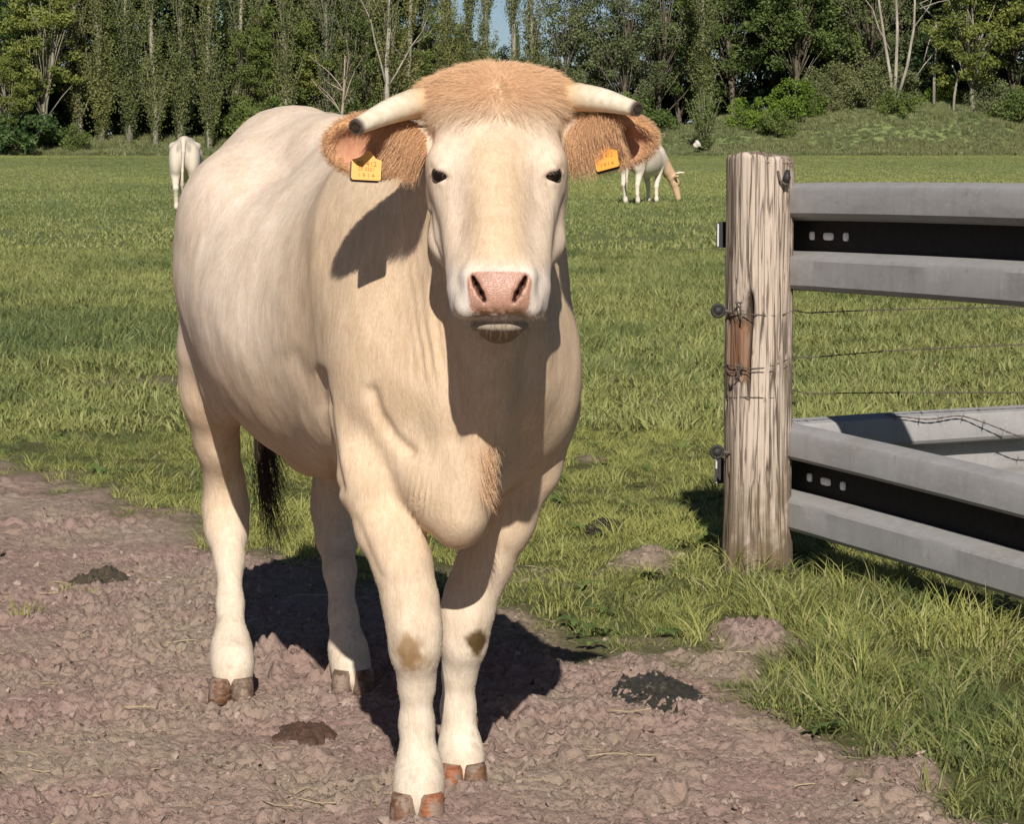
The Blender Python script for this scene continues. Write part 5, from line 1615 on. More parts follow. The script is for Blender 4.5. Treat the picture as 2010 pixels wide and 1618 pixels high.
    b1 = [(np.array([(0, 0, -0.2), (-0.1, 0, 1.5), (-0.55, 0, 4.0), (-0.95, 0, 6.5), (-1.7, 0.1, 9.0)]), 0.12, 0.05, 7), (np.array([(0, 0, -0.2), (0.15, 0, 1.8), (0.20, 0, 4.5), (0.05, 0, 7.5), (0.3, 0, 10)]), 0.13, 0.05, 7),
          (np.array([(0.1, 0, 0), (0.8, 0, 2.4), (1.15, 0, 4.6), (1.2, 0, 7.0), (1.6, 0, 10)]), 0.11, 0.04, 7), (np.array([(-0.2, 0, 3.3), (-0.9, 0, 4.6), (-1.2, 0, 5.6), (-2.4, 0, 7.2)]), 0.05, 0.015, 5),
          (np.array([(1.15, 0, 4.6), (2.0, 0, 5.8), (2.5, 0.1, 7.2)]), 0.05, 0.015, 5)]
    bare(b1, DEADB, 1748, 159.5, 'cluster of slender white bare stems rising from the bank')
    b2 = [(np.array([(0, 0, -0.2), (0.0, 0, 1.6), (0.10, 0, 3.6), (0.05, 0, 5.0)]), 0.10, 0.05, 6), (np.array([(0.05, 0, 3.2), (-0.6, 0, 2.4), (-1.2, 0, 1.5)]), 0.05, 0.02, 5),
          (np.array([(0.05, 0, 4.8), (-0.4, 0, 3.5), (-0.62, 0, 2.6)]), 0.055, 0.025, 5), (np.array([(0.05, 0, 5.0), (-0.9, 0, 5.9), (0.4, 0, 6.5), (1.0, 0, 6.9)]), 0.05, 0.015, 5), (np.array([(-0.9, 0, 5.6), (0.2, 0, 6.0), (0.8, 0, 6.1)]), 0.045, 0.015, 5)]
    bare(b2, DEADB, 1828, 159.0, 'dead white tree with crooked broken branches on the bank')
    bare([(np.array([(0, 0, -0.2), (0.05, 0, 0.9), (0.22, 0, 1.9), (-0.1, 0, 2.6)]), 0.09, 0.04, 6)], DEADB, 1866, 157.5, 'short leaning white stem at the right of the bank')
    # the wood runs on to both sides of the view as one mass
    rw = np.random.default_rng(701)
    names = ['oak0', 'oak1', 'oak2', 'deep0', 'deep1', 'poplar1', 'poplar3', 'willow0', 'thicket', 'shrub0']
    src = []
    for nm in names:
        for me in kinds[nm]: src.append(bpy.data.objects.new('wood_source', me))
    pts, rot, scl, idx = [], [], [], []
    for px in list(range(-1900, -95, 48)) + list(range(2125, 3900, 48)):
        for row in range(3):
            d = (153.5 + rw.uniform(0, 3), 160 + rw.uniform(0, 5), 168 + rw.uniform(0, 5))[row]
            j = (int(rw.integers(5, 10)), int(rw.choice([0, 1, 2, 8])), int(rw.integers(0, 5)))[row]
            x = (px + rw.uniform(-20, 20) - 1005) / FPX * d; z = float(land(np.array([x]), np.array([d]))[0]) - 0.05
            a = rw.uniform(0, 6.28); s_ = rw.uniform(0.8, 1.1)
            for q in (0, 1):
                pts.append((x, d, z)); rot.append((0, 0, a)); scl.append((s_,) * 3); idx.append(2 * j + q)
    tag(scatter('wood', pts, rot, scl, idx, src, np.full(len(pts), 0.5)), kind='stuff')
    # rough growth between the meadow and the trees
    r = np.random.default_rng(640)
    wk = grass_material('weed_blades', (0.150, 0.195, 0.066), (0.240, 0.255, 0.100), (0.370, 0.340, 0.215), (0.085, 0.130, 0.042))
    src = [tuft('weed_source', 40, 0.30, 0.36, 0.045, 0.8, wk, r, 2) for _ in range(5)]
    n = 60000
    x = r.uniform(-66, 70, n); y = FIELD_END + 0.5 + 17 * r.random(n) ** 1.3
    z = land(x, y)
    b = fbm(x * 0.5, y * 0.5, octaves=3, seed=51)
    on_bank = sstep(7, 9.5, x) * (1 - sstep(28, 33, x))
    sc = (0.36 + 0.42 * r.random(n)) * (1 + 0.7 * b) * (1 - 0.15 * on_bank)
    rot = np.stack([r.normal(0, 0.15, n), r.normal(0, 0.15, n), r.uniform(0, 6.28, n)], 1)
    tag(scatter('weeds', np.stack([x, y, z], 1), rot, np.stack([sc, sc, sc * r.uniform(0.7, 1.4, n)], 1), r.integers(0, 5, n), src, np.clip(0.5 + 0.8 * b + r.normal(0, 0.16, n), 0, 1)), kind='stuff')
# ================================================================== fence: timber post, metal rails, wire
POST = np.array((0.797, 8.86)); POST_R = 0.107; POST_H = 1.345


def make_posts():
    n, m = 150, 260
    a = np.linspace(0, 2 * np.pi, n, endpoint=False)
    zz = np.concatenate([np.linspace(-0.25, POST_H - 0.012, m - 1), [POST_H]])
    A, Z = np.meshgrid(a, zz)
    sup = (np.abs(np.cos(A)) ** 3.2 + np.abs(np.sin(A)) ** 3.2) ** (-1 / 3.2)
    wig = 0.05 * fbm(Z * 2.2, A * 0 + 3, None, 2, 90)
    s, c = np.sin(A + wig), np.cos(A + wig)
    fib = fbm(c * 9 + 3, s * 9, Z * 1.3, 3, 91)
    fib2 = fbm(c * 26 + 3, s * 26, Z * 2.2, 2, 92)
    cr = np.abs(vnoise(c * 5.5 + 1, s * 5.5, Z * 0.9, 93)); cr2 = np.abs(vnoise(c * 13 + 1, s * 13, Z * 1.6, 94))
    crack = (1 - sstep(0.0, 0.055, cr)) * sstep(-0.25, 0.25, vnoise(c * 3, s * 3, Z * 2.0, 95)) + 0.55 * (1 - sstep(0.0, 0.10, cr2))
    smoothside = sstep(-0.05, 0.5, np.cos(A - R(-62)))            # the planed right-hand side is less furrowed
    crack = crack * (1 - 0.6 * smoothside)
    r = POST_R * (0.93 + 0.07 * sup) * (1 + 0.02 * np.cos(A * 2 + 0.5))
    r = r * (1 - 0.05 * sstep(0.6, 1.3, Z) * 0.2) + 0.0035 * fib + 0.0016 * fib2 * (1 - 0.6 * smoothside) - 0.016 * np.clip(crack, 0, 1.2)
    # a long open split on the left of the face, and a hole where it starts
    da = (A - R(-113) + np.pi) % (2 * np.pi) - np.pi
    split = np.exp(-((da - 0.03 * np.sin(Z * 9)) / 0.055) ** 2) * sstep(0.50, 0.66, Z) * (1 - sstep(0.86, 0.93, Z))
    hole = np.exp(-((da + 0.05) / 0.17) ** 2 - ((Z - 0.845) / 0.055) ** 2) * (0.8 + 0.6 * fib2)
    chip = sstep(0.0, 0.05, -(da + 0.02)) * (1 - sstep(0.9, 1.0, -da)) * sstep(0.60, 0.66, Z) * (1 - sstep(0.80, 0.85, Z))
    r = r - 0.035 * split - 0.045 * np.clip(hole, 0, 1.2) - 0.012 * chip
    r = r + 0.010 * sstep(0.25, -0.02, Z) * 0.6
    top = Z > POST_H - 0.006
    r = np.where(top, r * 0.965, r)
    Zt = Z + np.where(Z > POST_H - 0.02, 0.010 * fbm(c * 4, s * 4, None, 3, 96) - 0.010 * (c > 0.55) + 0.006 * np.sin(A * 2), 0)
    V = np.stack([r * np.cos(A), r * np.sin(A), Zt], -1).reshape(-1, 3)
    F = grid_faces(n, m, True)
    # end grain: rings closing the top
    rings = []
    base = V[(m - 1) * n:]
    for t in (0.75, 0.45, 0.15):
        q = base * (t, t, 1) + np.stack([0 * a, 0 * a, 0.004 * fbm(np.cos(a) * 3 * t, np.sin(a) * 3 * t, None, 2, 97) + 0.006 * (1 - t)], 1)
        rings.append(q)
    V2 = np.concatenate([base] + rings); V2[-n:] = V2[-n:]
    off = len(V)
    V = np.concatenate([V] + rings)
    F = np.concatenate([F, grid_faces(n, 4, True) + (m - 1) * n])
    cap = np.concatenate([np.arange(len(V) - n, len(V))])
    shade = np.concatenate([np.stack([np.clip(crack + 1.2 * split + 1.3 * hole, 0, 1).ravel(), smoothside.ravel(), chip.ravel()], 1), np.zeros((3 * n, 3)) + (0.25, 0.2, 0)])
    V = np.concatenate([V, [[0, 0, POST_H + 0.008]]]); shade = np.concatenate([shade, [[0.25, 0.2, 0]]])
    i = np.arange(n); T = np.stack([cap[i], cap[(i + 1) % n], np.full(n, len(V) - 1)], 1)
    k = NT('weathered_timber', 0.9, 0.15)
    sp = k.n('ShaderNodeSeparateColor'); k.l(k.attr('tint').outputs['Color'], sp.inputs[0])
    crk, sm, chp = sp.outputs[0], sp.outputs[1], sp.outputs[2]
    tc = k.n('ShaderNodeTexCoord').outputs['Object']
    grain = k.noise(k.mapv(tc, (110, 110, 3.5)), 1.0, 4, 0.6); streak = k.noise(k.mapv(tc, (28, 28, 1.6)), 1.0, 4, 0.6); blot = k.noise(tc, 9, 5, 0.6)
    c = k.mix(k.ramp(streak, [(0.25, (0, 0, 0)), (0.72, (1, 1, 1))]), (0.185, 0.140, 0.100), (0.420, 0.330, 0.255))
    wear = k.noise(k.mapv(tc, (7, 7, 2.2)), 1.0, 4, 0.6)
    c = k.mix(k.ramp(wear, [(0.38, (0, 0, 0)), (0.66, (0.6, 0.6, 0.6))]), c, (0.300, 0.250, 0.205))
    c = k.mix(k.math('MULTIPLY', sm, 0.85), c, k.mix(streak, (0.46, 0.370, 0.300), (0.60, 0.495, 0.415)))
    c = k.mix(k.ramp(grain, [(0.36, (0.9, 0.9, 0.9)), (0.50, (0, 0, 0))]), c, (0.105, 0.074, 0.050))
    for sc, zs, w, dark in ((16, 0.7, 0.030, 0.95), (34, 1.2, 0.034, 0.8)):
        line = k.noise(k.mapv(tc, (sc, sc, zs)), 1.0, 2, 0.5, 0.25)
        band = k.math('ABSOLUTE', k.math('SUBTRACT', line, 0.5))
        c = k.mix(k.ramp(band, [(0.0, (dark,) * 3), (w, (0, 0, 0))]), c, (0.055, 0.038, 0.026))
    c = k.mix(k.math('MULTIPLY', chp, 0.8), c, (0.190, 0.085, 0.040))
    sz = k.n('ShaderNodeSeparateXYZ'); k.l(tc, sz.inputs[0])
    foot = k.n('ShaderNodeMapRange'); foot.inputs[1].default_value = 0.42; foot.inputs[2].default_value = 0.02; k.l(sz.outputs[2], foot.inputs[0])
    c = k.mix(k.math('MULTIPLY', foot.outputs[0], k.ramp(blot, [(0.32, (0, 0, 0)), (0.54, (1, 1, 1))])), c, (0.130, 0.092, 0.050))
    edge = k.n('ShaderNodeMapRange'); edge.inputs[1].default_value = 0.062; edge.inputs[2].default_value = 0.098; k.l(sz.outputs[0], edge.inputs[0])
    c = k.mix(k.math('MULTIPLY', edge.outputs[0], k.ramp(blot, [(0.42, (0, 0, 0)), (0.56, (0.85, 0.85, 0.85))])), c, (0.165, 0.125, 0.085))
    c = k.mix(crk, c, (0.060, 0.042, 0.030))
    k.color(c); k.normal(k.bump(grain, 0.5, 0.004))
    post = mesh_np('post', V, [F, T], [k.m], True, {'tint': shade})
    COL.objects.unlink(post)
    me = post.data; bpy.data.objects.remove(post)
    spots = [((POST[0], POST[1], 0), 0, 'weathered split timber post bound with barbed wire at the corner of the metal rails'),
             ((1.93, 6.42, 0), 2.2, 'timber post beyond the right edge carrying the near ends of the metal rails'),
             ((3.35, 10.42, 0), 4.0, 'timber post beyond the right edge carrying the far end of the low rail')]
    for loc, rz, lab in spots:
        o = link(bpy.data.objects.new('fence_post', me)); o.location = loc; o.rotation_euler = (0, 0, rz)
        tag(o, lab, 'post', 'timber fence posts')


LOWER_BEAM = np.array([(0.006, 0.004), (0.030, 0.000), (0.076, 0.008), (0.083, 0.020), (0.083, 0.098), (0.078, 0.108), (0.012, 0.127), (0.006, 0.126)])
UPPER_BEAM = np.array([(0.006, 0.226), (0.012, 0.225), (0.076, 0.239), (0.083, 0.250), (0.083, 0.318), (0.077, 0.331), (0.030, 0.346), (0.006, 0.343)])
TH = 0.0035


def make_rail(p0, p1, facing, label, bolts=(), web=None):
    """A barrier rail: two hollow pale steel beams on a web, by default coloured near-black as trough shade; facing is the horizontal direction the beams stand out in."""
    p0 = np.asarray(p0, float); p1 = np.asarray(p1, float)
    e = p1 - p0; L = np.linalg.norm(e); e /= L
    f = np.array((*facing, 0.0)); f -= e * (f @ e); f /= np.linalg.norm(f)
    root = tag(empty('guard_rail', p0), label, 'guard rail', 'metal rails of the fence')

    def sheet(name, prof, mat, dent=0.0030):
        nrm = np.gradient(prof, axis=0); nrm = np.stack([nrm[:, 1], -nrm[:, 0]], 1); nrm /= np.linalg.norm(nrm, axis=1)[:, None]
        S = np.linspace(0, L, 60); nP, nC = len(prof), len(S)
        def lay(pr):
            ss, uu = np.meshgrid(S, pr[:, 0], indexing='ij'); vv = np.meshgrid(S, pr[:, 1], indexing='ij')[1]
            uu = uu + dent * fbm(ss * 3.5 + p0[2] * 7, vv * 12, None, 2, 17)
            vv = vv + dent * fbm(ss * 2.5 + 3, vv * 0 + 5, None, 2, 18)
            return (e * ss[..., None] + f * uu[..., None] + np.array((0, 0, 1.0)) * vv[..., None]).reshape(-1, 3)
        V = np.concatenate([lay(prof), lay(prof - nrm * TH)]); nb = nP * nC
        q = grid_faces(nP, nC)
        quads = [q[:, ::-1], q + nb]
        c = np.arange(nC - 1) * nP
        for pi, fl in ((0, False), (nP - 1, True)):
            a, d = c + pi, c + pi + nP
            w = np.stack([a, d, d + nb, a + nb], 1); quads.append(w[:, ::-1] if fl else w)
        for ci, fl in ((0, True), (nC - 1, False)):
            a = ci * nP + np.arange(nP - 1)
            w = np.stack([a, a + 1, a + 1 + nb, a + nb], 1); quads.append(w[:, ::-1] if fl else w)
        o = mesh_np(name, V, np.concatenate(quads), [mat], True, None, root)
        o.data.set_sharp_from_angle(angle=R(26))
        return o
    sheet('lower_beam', LOWER_BEAM, M_GALV); sheet('upper_beam', UPPER_BEAM, M_GALV)
    sheet('web', np.array([(0.002, 0.110), (0.002, 0.150), (0.002, 0.200), (0.002, 0.240)]), web or M_WEB_SHADE, 0.0)
    for s0, s1, v0, v1 in bolts:
        a = np.linspace(0, 2 * np.pi, 14, endpoint=False)
        hw, hh = (s1 - s0) / 2, (v1 - v0) / 2
        cu = np.sign(np.cos(a)) * np.abs(np.cos(a)) ** 0.5 * hw; cv = np.sign(np.sin(a)) * np.abs(np.sin(a)) ** 0.5 * hh
        rings = [e * ((s0 + s1) / 2) + np.outer(cu * k, e) + f * u + np.outer((v0 + v1) / 2 + cv * k, (0, 0, 1)) for k, u in ((1, 0.001), (1, 0.008), (0.8, 0.011))]
        V = np.concatenate(rings + [[rings[-1].mean(0)]])
        i = np.arange(14)
        mesh_np('bolt', V, [grid_faces(14, 3, True), np.stack([i + 28, (i + 1) % 14 + 28, np.full(14, 42)], 1)], [M_BOLT], True, None, root)
    return root


def galvanised():
    k = NT('galvanised_steel', 0.50, 0.45)
    tc = k.pos()
    big = k.noise(tc, 5, 5, 0.6); fine = k.noise(tc, 60, 4, 0.6); drip = k.noise(k.mapv(tc, (26, 26, 2.0)), 1.0, 4, 0.55)
    c = k.mix(big, (0.270, 0.260, 0.257), (0.385, 0.374, 0.370))
    c = k.mix(k.ramp(drip, [(0.52, (0, 0, 0)), (0.75, (0.28, 0.28, 0.28))]), c, (0.20, 0.180, 0.158))
    grime = k.noise(k.mapv(tc, (3, 3, 9)), 1.0, 6, 0.7)
    c = k.mix(k.ramp(grime, [(0.50, (0, 0, 0)), (0.68, (0.55, 0.55, 0.55))]), c, (0.225, 0.200, 0.172))
    rust = k.noise(tc, 11, 6, 0.72)
    c = k.mix(k.ramp(rust, [(0.64, (0, 0, 0)), (0.70, (0.6, 0.6, 0.6))]), c, (0.205, 0.150, 0.110))
    c = k.mix(k.ramp(fine, [(0.58, (0, 0, 0)), (0.70, (0.45, 0.45, 0.45))]), c, (0.44, 0.425, 0.41))
    spots = k.noise(tc, 38, 3, 0.7)
    c = k.mix(k.ramp(spots, [(0.70, (0, 0, 0)), (0.74, (0.8, 0.8, 0.8))]), c, (0.19, 0.165, 0.14))
    k.color(c)
    k.b.inputs['Metallic'].default_value = 0.1
    k.l(k.math('ADD', 0.50, k.math('MULTIPLY', fine, 0.3)), k.b.inputs['Roughness'])
    k.normal(k.bump(big, 0.15, 0.01))
    return k.m


def wire_between(pts, r, name, label, barbs=0.11, group='barbed wires of the fence', seed=1, parent=None):
    """Two twisted strands with barbs."""
    pts = np.asarray(pts, float)
    seg = np.linalg.norm(np.diff(pts, axis=0), axis=1); S = np.concatenate([[0], np.cumsum(seg)]); L = S[-1]
    n = int(max(12, L / 0.012)); s = np.linspace(0, L, n)
    C = np.stack([np.interp(s, S, pts[:, i]) for i in range(3)], 1)
    for _ in range(8): C[1:-1] = (C[:-2] + 2 * C[1:-1] + C[2:]) / 4
    T = np.gradient(C, axis=0); T /= np.linalg.norm(T, axis=1)[:, None]
    U = np.cross(T, (0.13, 0.2, 0.97)); U /= np.linalg.norm(U, axis=1)[:, None]; W = np.cross(T, U)
    b = Bag(); rng = np.random.default_rng(seed)
    for ph in (0, np.pi):
        q = C + (U * np.cos(s / 0.011 + ph)[:, None] + W * np.sin(s / 0.011 + ph)[:, None]) * r * 0.9
        b.add(*tube(q, r, 5))
    if barbs:
        for sb in np.arange(barbs * 0.5, L, barbs):
            i = min(n - 1, int(sb / L * (n - 1)))
            for _ in range(2):
                d = U[i] * rng.normal() + W[i] * rng.normal() + T[i] * rng.normal(0, 0.4); d /= np.linalg.norm(d)
                b.add(*tube([C[i] - d * 0.016, C[i], C[i] + d * 0.016], [r * 0.35, r, r * 0.35], 4))
    o = b.build(name, [M_WIRE], parent, True, None if parent else pts[0])
    if parent is None: tag(o, label, 'barbed wire', group)
    return o


def make_fence():
    global M_GALV, M_WIRE, M_WEB_SHADE, M_BOLT
    k = NT('shaded_web', 0.8, 0.2); k.color(k.mix(k.noise(k.pos(), 40, 4), (0.012, 0.010, 0.010), (0.030, 0.026, 0.024))); M_WEB_SHADE = k.m  # near-black colour stands in for the shade inside the rail trough
    M_BOLT = NT('pale_bolt', 0.5, 0.4).color((0.86, 0.85, 0.84)).m
    M_GALV = galvanised()
    k = NT('rusty_wire', 0.75, 0.3); k.color(k.mix(k.noise(k.pos(), 90, 3), (0.055, 0.045, 0.040), (0.17, 0.13, 0.105))); M_WIRE = k.m
    make_posts()
    d1 = np.array((0.403, -0.915)); face = (-0.915, -0.403)
    S0 = np.array((0.884, 9.020)); S1 = S0 + d1 * 2.75
    hs = [(0.195, 0.217, 0.164, 0.191), (0.280, 0.336, 0.165, 0.189), (0.405, 0.427, 0.164, 0.191)]
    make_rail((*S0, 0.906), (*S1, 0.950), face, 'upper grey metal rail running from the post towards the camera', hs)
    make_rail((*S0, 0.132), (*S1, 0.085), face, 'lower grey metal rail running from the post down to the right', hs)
    make_rail((0.90, 9.06, 0.130), (3.30, 10.30, 0.135), (0.46, -0.89), 'sunlit low metal rail leading away behind the other two', (), M_GALV)
    # bolts and the fixing brackets behind the post
    zk = NT('zinc_bolt', 0.4, 0.5).color((0.62, 0.61, 0.60)); zk.b.inputs['Metallic'].default_value = 0.3
    bk = NT('black_iron', 0.6, 0.35).color((0.028, 0.026, 0.026))
    for zc in (1.085, 0.310):
        c = np.array((0.672, 8.985, zc))
        root = tag(empty('rail_bracket', c), 'black bracket holding the %s rail, sticking out left of the post' % ('upper' if zc > 0.7 else 'lower'), 'bracket')
        def box(lo, hi, name, mat):
            lo, hi = np.array(lo), np.array(hi)
            V = np.array([[(lo, hi)[i][0], (lo, hi)[j][1], (lo, hi)[l][2]] for l in (0, 1) for j in (0, 1) for i in (0, 1)])
            F = np.array([(0, 2, 3, 1), (4, 5, 7, 6), (0, 1, 5, 4), (2, 6, 7, 3), (0, 4, 6, 2), (1, 3, 7, 5)])
            return mesh_np(name, V, F, [mat], False, None, root)
        box((0.0, -0.012, -0.042), (0.125, 0.0, 0.042), 'plate', bk.m)
        box((-0.006, -0.05, -0.036), (-0.001, 0.004, 0.036), 'flange', zk.m)
    # ring insulators screwed into the side of the post
    for zc, lab in ((0.848, 'black ring insulator on the left of the post, by the split'), (0.392, 'lower black ring insulator screwed to the left of the post')):
        c = np.array((0.660, 8.80, zc))
        root = tag(empty('insulator', c), lab, 'insulator', 'ring insulators on the post')
        a = np.linspace(0, 2 * np.pi, 24)
        V, F, T = tube(np.stack([0.019 * np.cos(a), 0 * a, 0.019 * np.sin(a)], 1), 0.0052, 8, False); mesh_np('ring', V, F, [bk.m], True, None, root)
        V, F, T = tube([(0, -0.012, 0), (0, -0.006, 0), (0, 0.006, 0), (0, 0.012, 0)], [0.010, 0.013, 0.013, 0.010], 12); mesh_np('core', V, [F, T], [zk.m if zc > 9 else bk.m], True, None, root)
        V, F, T = tube([(0.020, 0, 0), (0.045, 0.01, -0.004), (0.062, 0.02, -0.010)], 0.0045, 7); mesh_np('screw', V, [F, T], [M_WIRE], True, None, root)
    # an iron latch bolted to the top of the post
    root = tag(empty('latch', (0.868, 8.762, 1.275)), 'small rusty black iron latch near the top of the post', 'latch')
    V, F, T = tube([(-0.024, 0.0, 0.020), (-0.018, -0.008, -0.010), (-0.004, -0.014, -0.022), (0.012, -0.006, -0.018)], 0.0045, 6); mesh_np('hook', V, [F, T], [M_WIRE], True, None, root)
    V, F, T = tube([(0.000, -0.004, -0.018), (0.004, -0.010, 0.000), (0.006, -0.002, 0.022)], [0.012, 0.013, 0.007], 7); mesh_np('stub', V, [F, T], [bk.m], True, None, root)
    # barbed wire: loops round the post, then away to the right
    def loop(z0, z1, turns, rr, ph=0.0, tilt=0.01):
        a = np.linspace(ph, ph + 2 * np.pi * turns, int(40 * turns))
        return np.stack([POST[0] + rr * np.cos(a), POST[1] + rr * np.sin(a), np.linspace(z0, z1, len(a)) + tilt * np.sin(a * 1.0 + 0.6) + 0.005 * np.sin(a * 3.3)], 1)
    rr = POST_R + 0.002
    away = lambda z, dz: np.array([(POST[0] + 0.135, POST[1] + 0.0, z), (POST[0] + 0.45, POST[1] + 0.20, z + dz * 0.3), (POST[0] + 1.5, POST[1] + 0.80, z - 0.02 + dz), (POST[0] + 2.7, POST[1] + 1.5, z + dz)])
    wire_between(np.concatenate([loop(0.838, 0.842, 1.0, rr, 0.0, 0.006), away(0.836, 0.0)]), 0.0013, 'barbed_wire', 'barbed wire leaving the post just below the upper rail', 0.12, seed=3)
    wire_between(np.concatenate([loop(0.655, 0.690, 2.0, rr, 0.0, 0.018), away(0.690, 0.03)]), 0.0013, 'barbed_wire', 'barbed wire wound twice and crossing on the middle of the post', 0.10, seed=4)
    wire_between(np.concatenate([loop(0.578, 0.582, 1.0, rr, 0.0, 0.012), away(0.575, -0.05)]), 0.0013, 'barbed_wire', 'lowest barbed wire loop on the post', 0.12, seed=5)
    wire_between([(1.245, 9.14, 0.478), (1.40, 9.20, 0.455), (1.52, 9.27, 0.465), (1.62, 9.30, 0.43), (1.75, 9.36, 0.375), (1.98, 9.5, 0.36), (2.6, 9.8, 0.46)], 0.0014, 'barbed_wire', 'slack barbed wire lying over the sunlit low rail', 0.09, seed=6)
    # knotted ends at the split
    rng = np.random.default_rng(9)
    for (px, py) in ((1452, 600), (1448, 722)):
        c = P(px, py, 8.762)
        q = c + np.cumsum(rng.normal(0, 0.013, (14, 3)), 0) * (1, 0.25, 1.0)
        q -= q.mean(0) - c - (0, -0.004, -0.012)
        wire_between(q, 0.0016, 'tie_wire', None, 0.05, seed=int(px))['label'] = 'rusty wire knot over the split in the post' if py < 650 else 'rusty wire knot left of the crossing wires on the post'
    for o in COL.objects:
        if o.name.startswith('tie_wire'): o['category'] = 'wire knot'
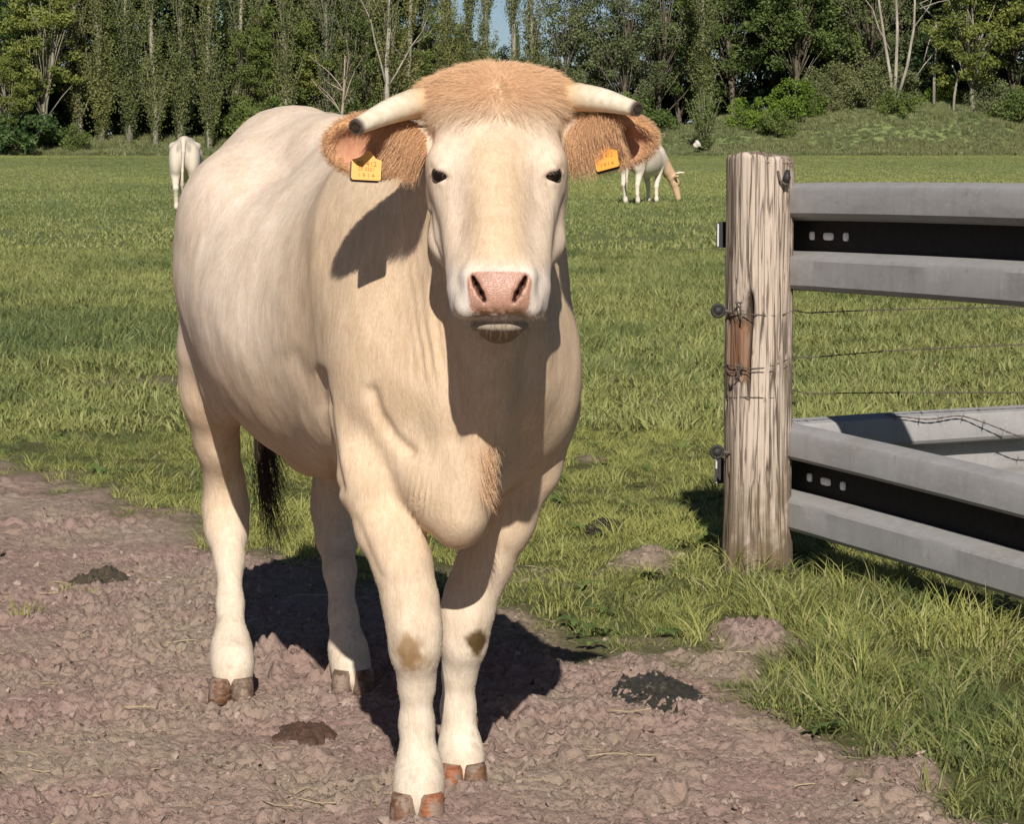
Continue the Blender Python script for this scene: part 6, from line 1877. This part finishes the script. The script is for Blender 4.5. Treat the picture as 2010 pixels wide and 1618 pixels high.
# ================================================================== the two cows far off
def far_cow(loc, heading, grazing, label, scale=1.0, tan=False, bend=0.0):
    """Local frame: x to the head, y to the left, z up."""
    X = axis([(-1.15, 0.017), (1.75, None)]); Y = axis([(-0.55, 0.016), (0.55, None)]); Z = axis([(-0.03, 0.017), (1.85, None)])
    f = Field(X, Y, Z)
    f.ell((0.15, 0, 0.92), (0.78, 0.31, 0.37), None, 0.06)
    f.ell((-0.62, 0, 1.05), (0.36, 0.275, 0.30), None, 0.12)
    f.cone((-0.85, 0, 1.31), (0.6, 0, 1.28), 0.075, 0.085, 0.12)
    f.ell((0.62, 0, 0.95), (0.26, 0.26, 0.36), None, 0.10)
    for s in (-1, 1):
        f.ell((-0.72, 0.16 * s, 0.90), (0.22, 0.13, 0.30), None, 0.08)
        f.ell((-0.52, 0.23 * s, 1.20), (0.10, 0.07, 0.07), None, 0.10)
        dx = 0.05 * s if grazing else 0.03 * s
        f.chain([((-0.72, 0.17 * s, 0.75), 0.115), ((-0.80, 0.165 * s, 0.52), 0.062), ((-0.84, 0.16 * s, 0.42), 0.052), ((-0.80 + dx, 0.16 * s, 0.22), 0.038), ((-0.76 + dx, 0.16 * s, 0.09), 0.047), ((-0.75 + dx, 0.16 * s, 0.02), 0.052)], 0.03)
        fx = 0.16 * s if grazing else 0.04 * s
        f.chain([((0.58, 0.17 * s, 0.75), 0.095), ((0.60 + fx * 0.6, 0.16 * s, 0.52), 0.060), ((0.60 + fx, 0.15 * s, 0.36), 0.050), ((0.60 + fx, 0.15 * s, 0.20), 0.036), ((0.61 + fx, 0.15 * s, 0.09), 0.044), ((0.62 + fx, 0.15 * s, 0.02), 0.050)], 0.03)
    f.chain([((-0.93, 0, 1.30), 0.05), ((-1.00, 0, 1.10), 0.032), ((-1.01, 0.02, 0.75), 0.024), ((-1.00, 0.03, 0.48), 0.035), ((-0.99, 0.03, 0.34), 0.015)], 0.03)
    ca, sa = math.cos(bend), math.sin(bend)
    def turn(p):
        p = np.asarray(p, float); q = p - (0.62, 0, 0)
        return np.array((0.62 + q[0] * ca - q[1] * sa, q[0] * sa + q[1] * ca, q[2]))
    if grazing:
        f.cone(turn((0.70, 0, 1.05)), turn((1.12, 0, 0.58)), 0.21, 0.115, 0.10)
        f.cone(turn((1.12, 0, 0.56)), turn((1.20, 0, 0.44)), 0.115, 0.105, 0.04)
        f.cone(turn((1.20, 0, 0.42)), turn((1.30, 0, 0.09)), 0.095, 0.062, 0.05)
        ears = [(turn((1.12, s * 0.11, 0.56)), turn((1.10, s * 0.27, 0.58))) for s in (-1, 1)]
        horns = [(turn((1.14, s * 0.10, 0.63)), turn((1.20, s * 0.22, 0.66)), turn((1.29, s * 0.27, 0.66))) for s in (-1, 1)]
        hd = lambda V: sstep(0.90, 1.05, V[:, 0]) * (1 - 0 * V[:, 0])
    else:
        f.cone((0.72, 0, 1.12), (1.10, 0, 1.30), 0.22, 0.13, 0.10)
        f.cone((1.12, 0, 1.36), (1.18, 0, 1.28), 0.115, 0.11, 0.04)
        f.cone((1.18, 0, 1.26), (1.40, 0, 1.04), 0.095, 0.065, 0.05)
        ears = [((1.08, s * 0.11, 1.36), (1.06, s * 0.27, 1.33)) for s in (-1, 1)]
        horns = [((1.09, s * 0.10, 1.44), (1.10, s * 0.20, 1.48), (1.14, s * 0.22, 1.58)) for s in (-1, 1)]
        hd = lambda V: sstep(1.0, 1.2, V[:, 0])
    for a, b in ears:
        f.cone(a, b, 0.045, 0.028, 0.03)
    V, Q = f.skin(2)
    z = V[:, 2]; n = fbm(V[:, 0] * 4, V[:, 1] * 4, V[:, 2] * 4, 2, 13)
    C = np.tile(np.array((0.60, 0.52, 0.43)), (len(V), 1)) * (1 + 0.08 * n)[:, None]
    C = lerp(C, MILK, 0.7 * (1 - sstep(0.2, 0.6, z)))
    if tan: C = lerp(C, np.array((0.56, 0.37, 0.22)), (hd(V) if bend == 0 else sstep(0.12, 0.32, (V[:, 0] - 0.62) * ca + V[:, 1] * sa) * (V[:, 1] < -0.05 + 0.9 * (V[:, 0] - 0.62)) * (V[:, 2] < 0.95)) * 0.9)
    C = lerp(C, np.array((0.30, 0.26, 0.21)), np.clip(1.3 * near(V, (-0.93, 0.10, 1.17), (0.10, 0.075, 0.13)) + 1.3 * near(V, (-0.93, -0.10, 1.17), (0.10, 0.075, 0.13)), 0, 0.8))
    C = lerp(C, np.array((0.16, 0.12, 0.09)), 0.8 * (1 - sstep(0.03, 0.06, z)))
    C = lerp(C, np.array((0.35, 0.28, 0.21)), 0.7 * sstep(-0.95, -0.975, V[:, 0]) * (1 - sstep(0.52, 0.6, z)))
    k = NT('far_hide', 0.8, 0.15); k.color(k.attr('tint').outputs['Color'])
    root = tag(empty('cow', loc, heading), label, 'cow'); root.scale = (scale,) * 3
    mesh_np('body', V, Q, [k.m], True, {'tint': C}, root)
    hk = NT('far_horn', 0.5, 0.3).color((0.66, 0.60, 0.48))
    for h in horns:
        Vh, Fh, Th = tube(h, [0.03, 0.024, 0.012], 8); mesh_np('horn', Vh, [Fh, Th], [hk.m], True, None, root)
    ek = NT('far_eye', 0.2, 0.5).color((0.012, 0.008, 0.006))
    for s in (-1, 1):
        bm = bmesh.new(); bmesh.ops.create_uvsphere(bm, u_segments=10, v_segments=6, radius=0.024)
        me = bpy.data.meshes.new('eye'); bm.to_mesh(me); bm.free(); me.materials.append(ek.m)
        e = link(bpy.data.objects.new('eye', me), root); e.location = turn((1.245, s * 0.082, 0.38)) if grazing else (1.235, s * 0.085, 1.27)
    return root


def make_far_cows():
    a = G(357, 414)
    z = float(land(a[:1], a[1:2])[0])
    far_cow((a[0] + 0.02, a[1] + 0.75, z), R(90 + 3), True, 'white cow seen from behind, far off left of the big cow\'s hip', 1.02)
    b = G(1268, 397)
    z = float(land(b[:1], b[1:2])[0])
    far_cow((b[0] - 0.04, b[1] + 0.4, z), R(68), True, 'cream cow grazing far off, below the big cow\'s ear at the right', 1.0, True, R(-38))
# ================================================================== build
make_ground()
make_trees()
make_fence()
make_big_cow()
make_far_cows()
make_grass()
make_weeds_and_stones()
make_soil_bits()
